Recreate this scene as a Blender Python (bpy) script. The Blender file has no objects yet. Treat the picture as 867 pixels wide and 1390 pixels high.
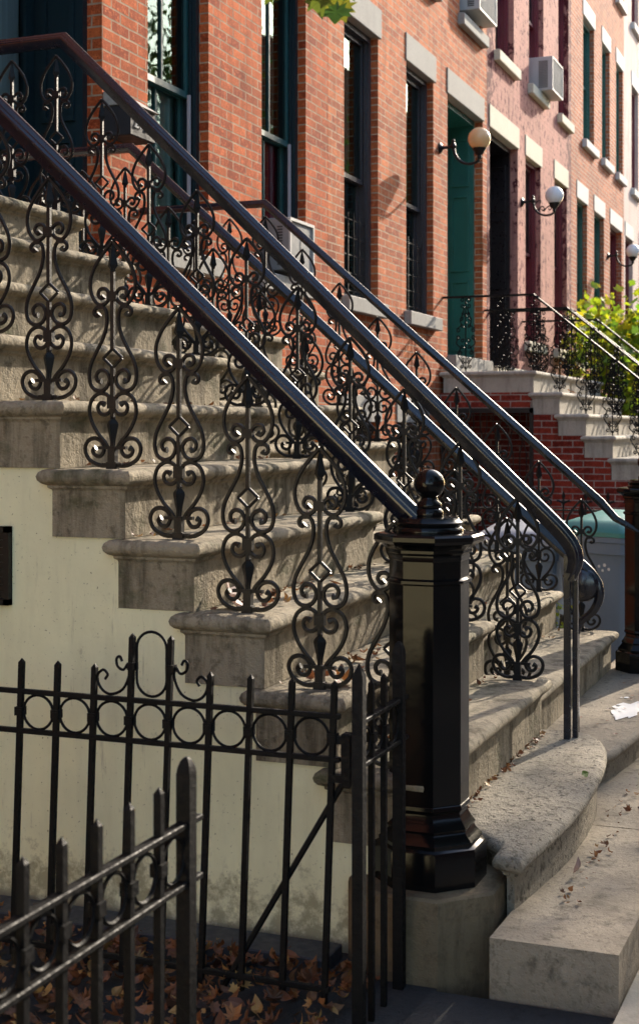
import bpy, math, random
from mathutils import Vector
random.seed(7)
U_ = random.uniform
R = math.radians
S = bpy.context.scene
C = S.collection
THETA = math.atan((1177.0-433.5)/1896.0)          # camera yaw away from the street line
D = 4.20                                           # facade plane (y)

# ------------------------------------------------------------------ materials
def mat(name):
    m = bpy.data.materials.new(name); m.use_nodes = True
    nt = m.node_tree; b = nt.nodes['Principled BSDF']
    return m, nt, b
def N(nt, t, **kw):
    n = nt.nodes.new(t)
    for k, v in kw.items():
        if hasattr(n, k): setattr(n, k, v)
    return n
def L(nt, a, b): nt.links.new(a, b)
def mix(nt, fac, a, b, mode='MIX'):
    n = nt.nodes.new('ShaderNodeMix'); n.data_type = 'RGBA'; n.blend_type = mode
    for sock, v in ((n.inputs[0], fac), (n.inputs[6], a), (n.inputs[7], b)):
        if isinstance(v, (int, float)): sock.default_value = v
        elif isinstance(v, tuple): sock.default_value = (v[0], v[1], v[2], 1)
        else: nt.links.new(v, sock)
    return n.outputs[2]
def noise(nt, vec, scale, detail=4, rough=.55):
    n = nt.nodes.new('ShaderNodeTexNoise'); n.inputs['Scale'].default_value = scale
    n.inputs['Detail'].default_value = detail; n.inputs['Roughness'].default_value = rough
    nt.links.new(vec, n.inputs['Vector']); return n.outputs[0]
def ramp(nt, fac, p0, p1, c0=(0,0,0), c1=(1,1,1)):
    n = nt.nodes.new('ShaderNodeValToRGB'); nt.links.new(fac, n.inputs[0])
    e = n.color_ramp.elements; e[0].position = p0; e[1].position = p1
    e[0].color = (*c0, 1); e[1].color = (*c1, 1); return n.outputs[0]
def mapping(nt, vec, scale=(1,1,1), loc=(0,0,0)):
    n = nt.nodes.new('ShaderNodeMapping'); nt.links.new(vec, n.inputs[0])
    n.inputs['Scale'].default_value = scale; n.inputs['Location'].default_value = loc
    return n.outputs[0]
def bump(nt, b, h, strength=.3, dist=.01):
    n = nt.nodes.new('ShaderNodeBump'); n.inputs['Strength'].default_value = strength
    n.inputs['Distance'].default_value = dist; nt.links.new(h, n.inputs['Height'])
    nt.links.new(n.outputs[0], b.inputs['Normal']); return n
def geo_pos(nt): return nt.nodes.new('ShaderNodeNewGeometry').outputs['Position']

def brick(name, c1, c2, mortar, seed=0, paint=None, peel=None, peel_amt=.62, edges=None, soot=.35, bl=.215, ch=.0677, blotch=None, ms=.005):
    m, nt, b = mat(name)
    uv = nt.nodes.new('ShaderNodeUVMap').outputs[0]
    P = geo_pos(nt)
    warp = N(nt, 'ShaderNodeVectorMath', operation='MULTIPLY_ADD')
    nn = nt.nodes.new('ShaderNodeTexNoise'); nn.inputs['Scale'].default_value = 6; L(nt, P, nn.inputs['Vector'])
    sub = N(nt, 'ShaderNodeVectorMath', operation='SUBTRACT'); L(nt, nn.outputs['Color'], sub.inputs[0]); sub.inputs[1].default_value = (.5,.5,.5)
    L(nt, sub.outputs[0], warp.inputs[0]); warp.inputs[1].default_value = (.010,.010,0); L(nt, uv, warp.inputs[2])
    v = mapping(nt, warp.outputs[0], loc=(seed*1.37, 0, 0))
    t = nt.nodes.new('ShaderNodeTexBrick'); L(nt, v, t.inputs['Vector'])
    t.inputs['Scale'].default_value = 1; t.inputs['Brick Width'].default_value = bl
    t.inputs['Row Height'].default_value = ch; t.inputs['Mortar Size'].default_value = ms
    t.inputs['Mortar Smooth'].default_value = .25; t.inputs['Bias'].default_value = 0
    t.inputs['Color1'].default_value = (0,0,0,1); t.inputs['Color2'].default_value = (1,1,1,1); t.inputs['Mortar'].default_value = (.5,.5,.5,1)
    base = mix(nt, t.outputs['Color'], c1, c2)
    mott = noise(nt, P, 38, 5, .7)
    base = mix(nt, ramp(nt, mott, .5, .68), base, tuple(min(1, x*1.25+.015) for x in c1), 'MIX')
    big = noise(nt, P, 1.3, 5, .65)
    base = mix(nt, ramp(nt, big, .42, .68, (0,0,0), (soot*1.4,)*3), base, tuple(x*.45 for x in c2), 'MIX')
    spots = noise(nt, P, 95, 3, .6)
    base = mix(nt, ramp(nt, spots, .60, .66), base, tuple(x*.35 for x in c2))
    if blotch:
        base = mix(nt, ramp(nt, noise(nt, P, 2.3, 4, .7), .58, .7, (0,0,0), (.7,)*3), base, blotch)
    mcol = mix(nt, ramp(nt, noise(nt, P, 9, 3), .3, .7), mortar, tuple(x*.55 for x in mortar))
    col = mix(nt, t.outputs['Fac'], base, mcol)
    if paint:
        pc = mix(nt, ramp(nt, noise(nt, P, 2.1, 4), .3, .7), paint, tuple(x*.78 for x in paint))
        pc = mix(nt, ramp(nt, t.outputs['Fac'], .2, .9, (0,0,0), (.35,)*3), pc, tuple(x*.5 for x in paint))
        mask = noise(nt, mapping(nt, P, (1,1,.8)), 11, 6, .72)
        add = mask
        if edges:
            sx = nt.nodes.new('ShaderNodeSeparateXYZ'); L(nt, P, sx.inputs[0]); tot = None
            for e in edges:
                s1 = N(nt, 'ShaderNodeMath', operation='SUBTRACT'); L(nt, sx.outputs[0], s1.inputs[0]); s1.inputs[1].default_value = e
                s2 = N(nt, 'ShaderNodeMath', operation='ABSOLUTE'); L(nt, s1.outputs[0], s2.inputs[0])
                s3 = N(nt, 'ShaderNodeMapRange'); L(nt, s2.outputs[0], s3.inputs[0]); s3.inputs[1].default_value = .45; s3.inputs[2].default_value = .05; s3.inputs[3].default_value = 0; s3.inputs[4].default_value = .13
                a = N(nt, 'ShaderNodeMath', operation='ADD'); L(nt, add, a.inputs[0]); L(nt, s3.outputs[0], a.inputs[1]); add = a.outputs[0]
        k = ramp(nt, add, peel_amt, peel_amt+.03)
        col = mix(nt, k, pc, peel or c2)
    vs_ = noise(nt, mapping(nt, P, (5,5,.5), (7,2,1)), 1.6, 5, .65)
    col = mix(nt, ramp(nt, vs_, .52, .70, (0,0,0), (soot*1.3,)*3), col, tuple(x*.4 for x in c2))
    L(nt, col, b.inputs['Base Color']); b.inputs['Roughness'].default_value = .92; b.inputs['Specular IOR Level'].default_value = .12
    hb = N(nt, 'ShaderNodeMath', operation='MULTIPLY_ADD'); L(nt, t.outputs['Fac'], hb.inputs[0]); hb.inputs[1].default_value = -.8; L(nt, mott, hb.inputs[2])
    bump(nt, b, hb.outputs[0], .55, .006)
    return m

def stone(name, c, dark, moss=None, moss_at=.6, streak=.5, speck=.5, pit=.35, scale=1.0, pits=0):
    m, nt, b = mat(name); P = geo_pos(nt)
    n1 = noise(nt, P, 3.1*scale, 6, .6); n2 = noise(nt, P, 60*scale, 4, .7); n3 = noise(nt, P, 22*scale, 5, .7)
    col = mix(nt, ramp(nt, n1, .3, .72), dark, c)
    col = mix(nt, ramp(nt, n2, .35, .7), tuple(x*.72 for x in c), col, 'MIX')
    st = noise(nt, mapping(nt, P, (7,7,1.1)), 1.5, 5, .7)
    col = mix(nt, ramp(nt, st, .47, .66, (0,0,0), (streak,)*3), col, tuple(x*.35 for x in dark))
    col = mix(nt, ramp(nt, n3, .54, .66, (0,0,0), (speck*.85,)*3), col, tuple(x*.42 for x in dark))
    if pits:
        n5 = noise(nt, mapping(nt, P, (1,1.6,1)), 48, 2, .5)
        col = mix(nt, ramp(nt, n5, .60, .67, (0,0,0), (pits,)*3), col, tuple(x*.3 for x in dark))
        n6 = noise(nt, P, 1.7, 6, .7)
        col = mix(nt, ramp(nt, n6, .50, .64, (0,0,0), (.55,)*3), col, dark)
    if moss:
        mm = noise(nt, mapping(nt, P, (1,1,1.6), (3,1,0)), 4.2, 5, .65)
        col = mix(nt, ramp(nt, mm, moss_at, moss_at+.16, (0,0,0), (.85,)*3), col, moss)
    L(nt, col, b.inputs['Base Color']); b.inputs['Roughness'].default_value = .9; b.inputs['Specular IOR Level'].default_value = .25
    v = nt.nodes.new('ShaderNodeTexVoronoi'); v.inputs['Scale'].default_value = 75; L(nt, P, v.inputs['Vector'])
    pr = ramp(nt, v.outputs['Distance'], .05, .3)
    h = N(nt, 'ShaderNodeMath', operation='MULTIPLY_ADD'); L(nt, n3, h.inputs[0]); h.inputs[1].default_value = 1.6
    h2 = N(nt, 'ShaderNodeMath', operation='MULTIPLY_ADD'); L(nt, pr, h2.inputs[0]); h2.inputs[1].default_value = .35; L(nt, n2, h2.inputs[2])
    L(nt, h2.outputs[0], h.inputs[2])
    bump(nt, b, h.outputs[0], pit, .012)
    return m

def paint(name, c, rough=.3, var=.25, spec=.5, coat=0.0, bstr=.12, bscale=30, dirt=None):
    m, nt, b = mat(name); P = geo_pos(nt)
    n1 = noise(nt, P, 5, 4); n2 = noise(nt, P, bscale, 3)
    col = mix(nt, ramp(nt, n1, .3, .7), c, tuple(x*(1-var) for x in c))
    if dirt:
        st = noise(nt, mapping(nt, P, (4,4,.7)), 2.2, 6, .7)
        col = mix(nt, ramp(nt, st, .5, .8, (0,0,0), (.45,)*3), col, dirt)
    L(nt, col, b.inputs['Base Color'])
    L(nt, ramp(nt, n2, .3, .7, (rough*.8,)*3, (min(1, rough*1.35),)*3), b.inputs['Roughness'])
    b.inputs['Specular IOR Level'].default_value = spec
    b.inputs['Coat Weight'].default_value = coat; b.inputs['Coat Roughness'].default_value = .08
    bump(nt, b, n2, bstr, .004)
    return m

def leafmat(name, cols, trans=.5):
    m, nt, b = mat(name)
    g = nt.nodes.new('ShaderNodeNewGeometry'); r = nt.nodes.new('ShaderNodeValToRGB')
    L(nt, g.outputs['Random Per Island'], r.inputs[0])
    e = r.color_ramp.elements
    while len(e) < len(cols): e.new(.5)
    for i, cc in enumerate(cols): e[i].position = i/(len(cols)-1); e[i].color = (*cc, 1)
    c2 = mix(nt, ramp(nt, noise(nt, g.outputs['Position'], 60, 3), .3, .7), r.outputs[0], (.5,.5,.5), 'MULTIPLY')
    c3 = mix(nt, .5, r.outputs[0], c2)
    L(nt, c3, b.inputs['Base Color']); b.inputs['Roughness'].default_value = .55
    if trans > 0:
        t = nt.nodes.new('ShaderNodeBsdfTranslucent'); L(nt, c3, t.inputs[0])
        mx = nt.nodes.new('ShaderNodeMixShader'); mx.inputs[0].default_value = trans
        L(nt, b.outputs[0], mx.inputs[1]); L(nt, t.outputs[0], mx.inputs[2])
        L(nt, mx.outputs[0], nt.nodes['Material Output'].inputs[0])
    return m

def glassmat(name, tint=(.75,.85,.85), base=.32):
    m, nt, b = mat(name); nt.nodes.remove(b)
    gl = nt.nodes.new('ShaderNodeBsdfGlossy'); gl.inputs['Roughness'].default_value = .015
    gl.inputs['Color'].default_value = (.62,.82,.80,1)
    tr = nt.nodes.new('ShaderNodeBsdfTransparent'); tr.inputs[0].default_value = (*tint, 1)
    fr = nt.nodes.new('ShaderNodeFresnel'); fr.inputs[0].default_value = 1.65
    P = geo_pos(nt); bn = nt.nodes.new('ShaderNodeBump'); bn.inputs['Strength'].default_value = .10; bn.inputs['Distance'].default_value = .02
    L(nt, noise(nt, P, 2.5, 2), bn.inputs['Height']); L(nt, bn.outputs[0], gl.inputs['Normal'])
    mx = nt.nodes.new('ShaderNodeMixShader'); L(nt, fr.outputs[0], mx.inputs[0])
    L(nt, tr.outputs[0], mx.inputs[1]); L(nt, gl.outputs[0], mx.inputs[2])
    L(nt, mx.outputs[0], nt.nodes['Material Output'].inputs[0])
    return m

def clothmat(name, c, fold=22):
    m, nt, b = mat(name); P = geo_pos(nt)
    w = noise(nt, mapping(nt, P, (fold, fold, .4)), 1, 3)
    L(nt, mix(nt, ramp(nt, w, .3, .7), c, tuple(x*.6 for x in c)), b.inputs['Base Color']); b.inputs['Roughness'].default_value = .9
    bump(nt, b, w, .5, .03); return m

M = {}
M['brick_z'] = brick('brick_orange', (.56,.135,.040), (.27,.048,.018), (.46,.33,.22), 0, soot=.35, ms=.0065)
M['brick_a'] = brick('brick_salmon', (.58,.175,.062), (.29,.062,.026), (.56,.42,.29), 1, soot=.4, ms=.0065)
M['brick_b'] = brick('brick_pink_paint', (.30,.09,.07), (.16,.04,.04), (.2,.1,.1), 2, paint=(.52,.25,.20), peel=(.10,.022,.026), peel_amt=.555, edges=(16.2, 21.15))
M['brick_c'] = brick('brick_tan', (.50,.165,.075), (.27,.075,.038), (.56,.45,.36), 3, soot=.3, ms=.006)
M['brick_d'] = brick('brick_cream_paint', (.5,.3,.25), (.4,.2,.2), (.4,.3,.3), 4, paint=(.66,.52,.46), peel=(.40,.22,.2), peel_amt=.64)
M['brick_stoop'] = brick('brick_deep_red', (.30,.045,.025), (.16,.022,.015), (.42,.36,.31), 5, soot=.4, blotch=(.42,.20,.18), ms=.006)
M['stone'] = stone('brownstone', (.43,.365,.26), (.19,.155,.10), moss=(.06,.065,.028), moss_at=.55, speck=.8, streak=.8, pit=.5)
M['stone_worn'] = stone('worn_tread_stone', (.41,.36,.28), (.18,.155,.115), streak=.25, speck=1, pit=.75, pits=.8)
M['stone_side'] = stone('pedestal_stone', (.215,.16,.095), (.11,.08,.045), moss=(.07,.06,.025), moss_at=.60)
M['stone_white'] = stone('painted_tread_stone', (.56,.51,.43), (.36,.32,.25), streak=.5, speck=.15, pit=.15)
M['flag'] = stone('flagstone', (.38,.32,.24), (.175,.145,.105), streak=.1, speck=.8, pit=.45, scale=.6, pits=.35)
M['lintel'] = stone('grey_lintel_stone', (.40,.385,.35), (.31,.29,.26), streak=.15, speck=.25, pit=.12)
M['lintel_cream'] = stone('cream_lintel_paint', (.72,.66,.52), (.62,.56,.42), streak=.1, speck=.2, pit=.12)
M['lintel_white'] = stone('white_lintel_paint', (.72,.70,.66), (.62,.60,.55), streak=.1, speck=.1, pit=.1)
M['cream'] = paint('cream_stucco_paint', (.82,.77,.51), .75, .12, spec=.2, bstr=.45, bscale=16, dirt=(.56,.52,.33))
def weather(m, dark):
    nt = m.node_tree; b = nt.nodes['Principled BSDF']; src = b.inputs['Base Color'].links[0].from_socket; P = geo_pos(nt)
    a = ramp(nt, noise(nt, P, 90, 3, .6), .66, .72); bb = ramp(nt, noise(nt, mapping(nt, P, (9,9,.9)), 2.4, 6, .75), .60, .74, (0,0,0), (.6,)*3)
    c = mix(nt, a, src, dark); c = mix(nt, bb, c, dark)
    sx = nt.nodes.new('ShaderNodeSeparateXYZ'); L(nt, P, sx.inputs[0]); mr = nt.nodes.new('ShaderNodeMapRange'); L(nt, sx.outputs[2], mr.inputs[0])
    mr.inputs[1].default_value = -1.25; mr.inputs[2].default_value = -1.55; mr.inputs[3].default_value = 0; mr.inputs[4].default_value = .34
    ad = N(nt, 'ShaderNodeMath', operation='ADD'); L(nt, mr.outputs[0], ad.inputs[0]); L(nt, noise(nt, P, 14, 6, .75), ad.inputs[1])
    c = mix(nt, ramp(nt, ad.outputs[0], .62, .78, (0,0,0), (.75,)*3), c, dark)     # mud splashed on the foot of the wall
    L(nt, c, b.inputs['Base Color'])
weather(M['cream'], (.26,.22,.13))
M['iron'] = paint('black_iron_paint', (.007,.0068,.007), .42, .3, spec=.36, coat=.0, bstr=.3, bscale=110)
M['rail'] = paint('black_handrail_paint', (.007,.010,.020), .22, .3, spec=.5, coat=0, bstr=.04, bscale=35); M['rail'].node_tree.nodes['Principled BSDF'].inputs['IOR'].default_value = 1.65
M['iron'].node_tree.nodes['Principled BSDF'].inputs['IOR'].default_value = 1.5
M['iron_old'] = paint('dull_black_iron_paint', (.008,.0078,.008), .55, .3, spec=.18, bstr=.2, bscale=90)
M['newel'] = paint('black_newel_paint', (.006,.0058,.006), .13, .3, spec=.26, coat=0, bstr=.16, bscale=14)
M['gate'] = paint('old_black_gate_paint', (.008,.0078,.008), .56, .4, spec=.14, coat=0, bstr=.6, bscale=70)
M['teal'] = paint('teal_frame_paint', (.022,.095,.10), .35, .2, bstr=.02)
M['navy'] = paint('dark_teal_jamb_paint', (.006,.022,.030), .4, .2, spec=.35, bstr=.015)
M['green'] = paint('green_door_paint', (.020,.135,.110), .35, .15, coat=.1, bstr=.015)
M['greenc'] = paint('green_window_paint', (.03,.13,.11), .3, .2)
M['maroon'] = paint('maroon_paint', (.16,.022,.035), .35, .25)
M['charcoal'] = paint('charcoal_frame_paint', (.05,.05,.058), .35, .2)
M['darkdoor'] = paint('near_black_door_paint', (.012,.010,.013), .3, .3)
M['alum'] = paint('grey_storm_track', (.42,.42,.46), .4, .1)
M['white'] = paint('white_enamel', (.50,.49,.46), .6, .08, spec=.2, dirt=(.45,.42,.36))
M['acgrey'] = paint('air_conditioner_grey', (.25,.25,.245), .7, .1, spec=.15)
M['mail'] = paint('mailbox_grey', (.035,.036,.040), .6, .2, spec=.1)
M['brass'] = paint('brass', (.6,.42,.12), .25, .2); M['brass'].node_tree.nodes['Principled BSDF'].inputs['Metallic'].default_value = 1
M['binblue'] = paint('blue_grey_bin_plastic', (.135,.19,.27), .45, .12)
M['bingrey'] = paint('grey_bin_lid_plastic', (.30,.33,.38), .45, .1)
M['binteal'] = paint('teal_bin_lid_plastic', (.05,.25,.23), .4, .1)
M['glass'] = glassmat('window_glass')
M['curtain'] = clothmat('pale_curtain', (.75,.82,.9))
M['curtain_teal'] = clothmat('grey_green_blind', (.50,.70,.66))
M['curtain_red'] = clothmat('red_curtain', (.6,.02,.07))
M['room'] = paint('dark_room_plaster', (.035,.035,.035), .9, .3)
M['darkwood'] = paint('dark_frame', (.02,.018,.018), .5, .3)
M['leaf_dry'] = leafmat('dry_leaves', [(.12,.045,.02),(.30,.10,.03),(.06,.028,.016),(.36,.15,.05),(.17,.07,.035),(.5,.28,.08)], .15)
M['leaf_purple'] = leafmat('pale_dead_leaf', [(.30,.19,.17),(.36,.24,.2)], .2)
M['leaf_yellow'] = leafmat('yellow_leaf', [(.55,.26,.02),(.5,.1,.02)], .3)
M['leaf_lime'] = leafmat('lime_foliage', [(.34,.46,.02),(.14,.30,.02),(.52,.56,.02),(.06,.15,.02),(.62,.52,.02),(.10,.2,.02)], .55)
M['leaf_green'] = leafmat('street_tree_foliage', [(.045,.10,.02),(.07,.14,.025),(.12,.16,.02),(.03,.07,.015),(.2,.2,.02)], .45)
M['bark'] = stone('tree_bark', (.14,.11,.08), (.06,.045,.035), streak=.7, speck=.6, pit=.9)
M['asphalt'] = stone('asphalt', (.055,.055,.057), (.04,.04,.042), streak=0, speck=.3, pit=.3)
M['walk'] = stone('sidewalk_concrete', (.36,.33,.28), (.26,.235,.19), streak=0, speck=.3, pit=.25, scale=.5)
M['soil'] = stone('areaway_slate', (.05,.05,.05), (.03,.028,.026), streak=0, speck=.6, pit=.5)
M['slate'] = paint('dark_slate_kerb', (.045,.05,.058), .6, .3, bstr=.4)
M['spot'] = paint('spilled_white_paint', (.66,.66,.66), .6, .1)
m, nt, b = mat('opal_glass_warm'); b.inputs['Base Color'].default_value = (.85,.55,.27,1); b.inputs['Roughness'].default_value = .12; b.inputs['Subsurface Weight'].default_value = .6; b.inputs['Subsurface Radius'].default_value = (.12,.08,.05); M['opal_warm'] = m
m, nt, b = mat('opal_glass_white'); b.inputs['Base Color'].default_value = (.80,.80,.80,1); b.inputs['Roughness'].default_value = .12; b.inputs['Subsurface Weight'].default_value = .5; b.inputs['Subsurface Radius'].default_value = (.1,.1,.1); M['opal'] = m

# ------------------------------------------------------------------ mesh builder
class MB:
    def __init__(s): s.v = []; s.f = []
    def add(s, vs, fs):
        o = len(s.v); s.v += [tuple(p) for p in vs]; s.f += [tuple(i+o for i in f) for f in fs]; return s
    def box(s, x0, x1, y0, y1, z0, z1):
        if x0 > x1: x0, x1 = x1, x0
        if y0 > y1: y0, y1 = y1, y0
        if z0 > z1: z0, z1 = z1, z0
        return s.add([(x0,y0,z0),(x1,y0,z0),(x1,y1,z0),(x0,y1,z0),(x0,y0,z1),(x1,y0,z1),(x1,y1,z1),(x0,y1,z1)],
              [(0,3,2,1),(4,5,6,7),(0,1,5,4),(1,2,6,5),(2,3,7,6),(3,0,4,7)])
    def bbox(s, x0, x1, y0, y1, z0, z1, c=.004):   # box with chamfered vertical and horizontal edges
        return s.loft([(x0,y0),(x1,y0),(x1,y1),(x0,y1)], [(c,z0),(0,z0+c),(0,z1-c),(c,z1)])
    def quad(s, a, b, c, d): return s.add([a,b,c,d], [(0,1,2,3)])
    def loft(s, poly, prof, cap=True):
        # poly: ccw plan outline; prof: list of (inset, z)
        n = len(poly); P = [Vector(p) for p in poly]; rings = []
        for ins, z in prof:
            r = []
            for i in range(n):
                a, b, c = P[i-1], P[i], P[(i+1) % n]
                e1 = (b-a).normalized(); e2 = (c-b).normalized()
                n1 = Vector((-e1.y, e1.x)); n2 = Vector((-e2.y, e2.x))
                m_ = (n1+n2); m_ = m_/max(.3, (1+n1.dot(n2)))
                q = b+m_*ins; r.append((q.x, q.y, z))
            rings.append(r)
        vs = [p for r in rings for p in r]; fs = []
        for k in range(len(rings)-1):
            for i in range(n):
                j = (i+1) % n; fs.append((k*n+i, k*n+j, (k+1)*n+j, (k+1)*n+i))
        if prof[0][1] > prof[-1][1]: fs = [f[::-1] for f in fs]
        if cap:
            top = tuple(range(n)); bot = tuple(range((len(rings)-1)*n, len(rings)*n))
            if prof[0][1] > prof[-1][1]: fs.append(top); fs.append(bot[::-1])
            else: fs.append(top[::-1]); fs.append(bot)
        return s.add(vs, fs)
    def prism_x(s, poly, x0, x1):   # polygon in (y,z), extruded along x
        n = len(poly)
        vs = [(x0,p[0],p[1]) for p in poly]+[(x1,p[0],p[1]) for p in poly]
        fs = [tuple(range(n))[::-1], tuple(range(n,2*n))]+[(i,(i+1)%n,(i+1)%n+n,i+n) for i in range(n)]
        return s.add(vs, fs)
    def tube(s, pts, r, k=6, closed=False, caps=True):
        P = [Vector(p) for p in pts]; n = len(P)
        rr = r if isinstance(r, (list, tuple)) else [r]*n
        T = []
        for i in range(n):
            if closed: t = P[(i+1) % n]-P[i-1]
            else: t = P[min(i+1, n-1)]-P[max(i-1, 0)]
            T.append(t.normalized())
        u = T[0].orthogonal().normalized()
        if abs(T[0].x) < .5: u = (Vector((1,0,0))-T[0]*T[0].x).normalized()
        vs = []
        for i in range(n):
            u = (u-T[i]*u.dot(T[i])).normalized(); w = T[i].cross(u)
            for j in range(k):
                a = 2*math.pi*j/k+math.pi/k
                vs.append(tuple(P[i]+(u*math.cos(a)+w*math.sin(a))*rr[i]))
        fs = []; m_ = n if closed else n-1
        for i in range(m_):
            for j in range(k):
                a, b2 = i*k+j, i*k+(j+1) % k; c2, d = ((i+1) % n)*k+(j+1) % k, ((i+1) % n)*k+j
                fs.append((a,b2,c2,d))
        if caps and not closed: fs += [tuple(range(k))[::-1], tuple((n-1)*k+j for j in range(k))]
        return s.add(vs, fs)
    def lathe(s, prof, c=(0,0,0), k=16, rot=0.0, axis='z'):
        vs = []; n = len(prof)
        for r, z in prof:
            for j in range(k):
                a = 2*math.pi*j/k+rot; x, y = r*math.cos(a), r*math.sin(a)
                if axis == 'z': vs.append((c[0]+x, c[1]+y, c[2]+z))
                elif axis == 'y': vs.append((c[0]+x, c[1]+z, c[2]-y))
                else: vs.append((c[0]+z, c[1]+x, c[2]+y))
        fs = []
        for i in range(n-1):
            for j in range(k):
                fs.append((i*k+j, i*k+(j+1) % k, (i+1)*k+(j+1) % k, (i+1)*k+j))
        fs += [tuple(range(k))[::-1], tuple((n-1)*k+j for j in range(k))]
        return s.add(vs, fs)
    def sweep(s, path, x, prof, scales=None):
        # path in (y,z) plane at x ; prof list of (lateral x, up)
        P = [Vector(p) for p in path]; n = len(P); k = len(prof); vs = []
        for i in range(n):
            d1 = (P[i]-P[i-1]).normalized() if i else (P[1]-P[0]).normalized()
            d2 = (P[i+1]-P[i]).normalized() if i < n-1 else d1
            n1 = Vector((-d1.y, d1.x)); n2 = Vector((-d2.y, d2.x))
            if i == 0: n1 = n2
            m_ = (n1+n2)/max(.4, 1+n1.dot(n2)); sc = scales[i] if scales else 1
            for (a, u) in prof:
                q = P[i]-m_*u*sc; vs.append((x+a*sc, q.x, q.y))     # path runs toward -y, so -normal is up
        fs = []
        for i in range(n-1):
            for j in range(k):
                fs.append((i*k+j, (i+1)*k+j, (i+1)*k+(j+1) % k, i*k+(j+1) % k))
        fs += [tuple(range(k)), tuple((n-1)*k+j for j in range(k))[::-1]]
        return s.add(vs, fs)
    def mesh(s, name, m, off=(0,0,0), smooth=None):
        me = bpy.data.meshes.new(name)
        me.from_pydata([(p[0]-off[0], p[1]-off[1], p[2]-off[2]) for p in s.v], [], s.f)
        uvl = me.uv_layers.new(name='UVMap')
        for p in me.polygons:
            nx, ny, nz = abs(p.normal.x), abs(p.normal.y), abs(p.normal.z)
            for li in p.loop_indices:
                v = s.v[me.loops[li].vertex_index]
                uvl.data[li].uv = (v[1]+.03, v[2]) if nx >= ny and nx >= nz else ((v[0], v[2]) if ny >= nz else (v[0], v[1]))
        if m: me.materials.append(m)
        if smooth:
            for p in me.polygons: p.use_smooth = True
            me.set_sharp_from_angle(angle=R(smooth))
        me.update(); return me

def tag(o, label=None, cat=None, group=None, kind=None):
    if label: o['label'] = label
    if cat: o['category'] = cat
    if group: o['group'] = group
    if kind: o['kind'] = kind
    return o
def thing(name, loc, label, cat, group=None):
    o = bpy.data.objects.new(name, None); C.objects.link(o); o.location = loc
    o.empty_display_size = .1
    return tag(o, label, cat, group)
def rootloc(o):
    while o.parent: o = o.parent
    return o.location
def part(name, mb, m, parent, smooth=None, label=None):
    off = tuple(rootloc(parent)) if parent else (0,0,0)
    me = mb.mesh(name, m, off, smooth)
    o = bpy.data.objects.new(name, me); C.objects.link(o)
    if parent: o.parent = parent
    if label: o['label'] = label
    return o
def single(name, mb, m, loc, label, cat, group=None, smooth=None):
    me = mb.mesh(name, m, loc, smooth); o = bpy.data.objects.new(name, me); C.objects.link(o); o.location = loc
    return tag(o, label, cat, group)
def struct(name, mb, m, smooth=None, kind='structure'):
    o = part(name, mb, m, None, smooth); o['kind'] = kind; return o
def inst(name, me, parent, pos, label=None):      # a part sharing mesh data
    o = bpy.data.objects.new(name, me); C.objects.link(o); o.parent = parent
    r = rootloc(parent); o.location = (pos[0]-r[0], pos[1]-r[1], pos[2]-r[2])
    if label: o['label'] = label
    return o

def catmull(pts, n=5):
    P = [Vector(p) for p in pts]; out = []
    for i in range(len(P)-1):
        p0 = P[i-1] if i else P[0]*2-P[1]; p1 = P[i]; p2 = P[i+1]
        p3 = P[i+2] if i+2 < len(P) else P[i+1]*2-P[i]
        for j in range(n):
            t = j/n
            out.append(.5*((2*p1)+(p2-p0)*t+(2*p0-5*p1+4*p2-p3)*t*t+(3*p1-p0-3*p2+p3)*t**3))
    out.append(P[-1]); return out

# ------------------------------------------------------------------ ground
def gz(x): return -1.385-.042*(x-4.0)             # flagstones in front of the stoops
def slab(mb, x0, x1, y0, y1, dz, th=.10, nx=1):
    for i in range(nx):
        a = x0+(x1-x0)*i/nx; b_ = x0+(x1-x0)*(i+1)/nx
        za, zb = gz(a)+dz, gz(b_)+dz
        mb.add([(a,y0,za-th),(b_,y0,zb-th),(b_,y1,zb-th),(a,y1,za-th),(a,y0,za),(b_,y0,zb),(b_,y1,zb),(a,y1,za)],
               [(0,3,2,1),(4,5,6,7),(0,1,5,4),(1,2,6,5),(2,3,7,6),(3,0,4,7)])
g = MB(); g.add([(-60,-60,gz(-60)-.45),(120,-60,gz(120)-.45),(120,60,gz(120)-.45),(-60,60,gz(-60)-.45)], [(0,1,2,3)])
struct('ground', g, M['asphalt'])
g = MB()
xs = -14.0
while xs < 60:
    for y0, y1 in ((.597,-.69),(-.70,-1.99),(-2.0,-3.0)):
        slab(g, xs+.004, xs+1.5, y1, y0-.004, -.13, .2)
    xs += 1.5
struct('sidewalk', g, M['walk'])
g = MB()
xs = -14.0
while xs < 60: slab(g, xs+.004, xs+2.2, -3.18, -3.005, -.125, .35); xs += 2.2
struct('street_kerb', g, M['lintel'])
g = MB()
xs = -14.0
while xs < 60: slab(g, xs+.004, xs+1.5, -14.0, -11.0, -.13, .3); xs += 1.5
struct('far_sidewalk', g, M['walk'])
g = MB(); slab(g, 3.655, 5.02, .60, .944, 0, .4); slab(g, 4.06, 5.02, .944, 1.45, 0, .4); slab(g, 5.028, 6.6, .60, 1.45, 0, .4); slab(g, 6.608, 8.6, .60, 1.34, 0, .4)
struct('flagstones', g, M['flag'])
g = MB(); slab(g, 8.61, 60, .60, 1.30, -.01, .125)
struct('front_strip', g, M['flag'])
g = MB(); slab(g, -14, 3.64, .60, 1.10, -.16, .2)
struct('slate_paving', g, M['soil'])
g = MB(); g.add([(-14,1.1,-1.50),(3.86,1.1,-1.545),(3.86,4.3,-1.545),(-14,4.3,-1.50)], [(0,1,2,3)])
g.add([(7.7,1.3,-1.61),(14.2,1.3,-1.84),(14.2,4.3,-1.84),(7.7,4.3,-1.61)], [(0,1,2,3)])
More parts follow.
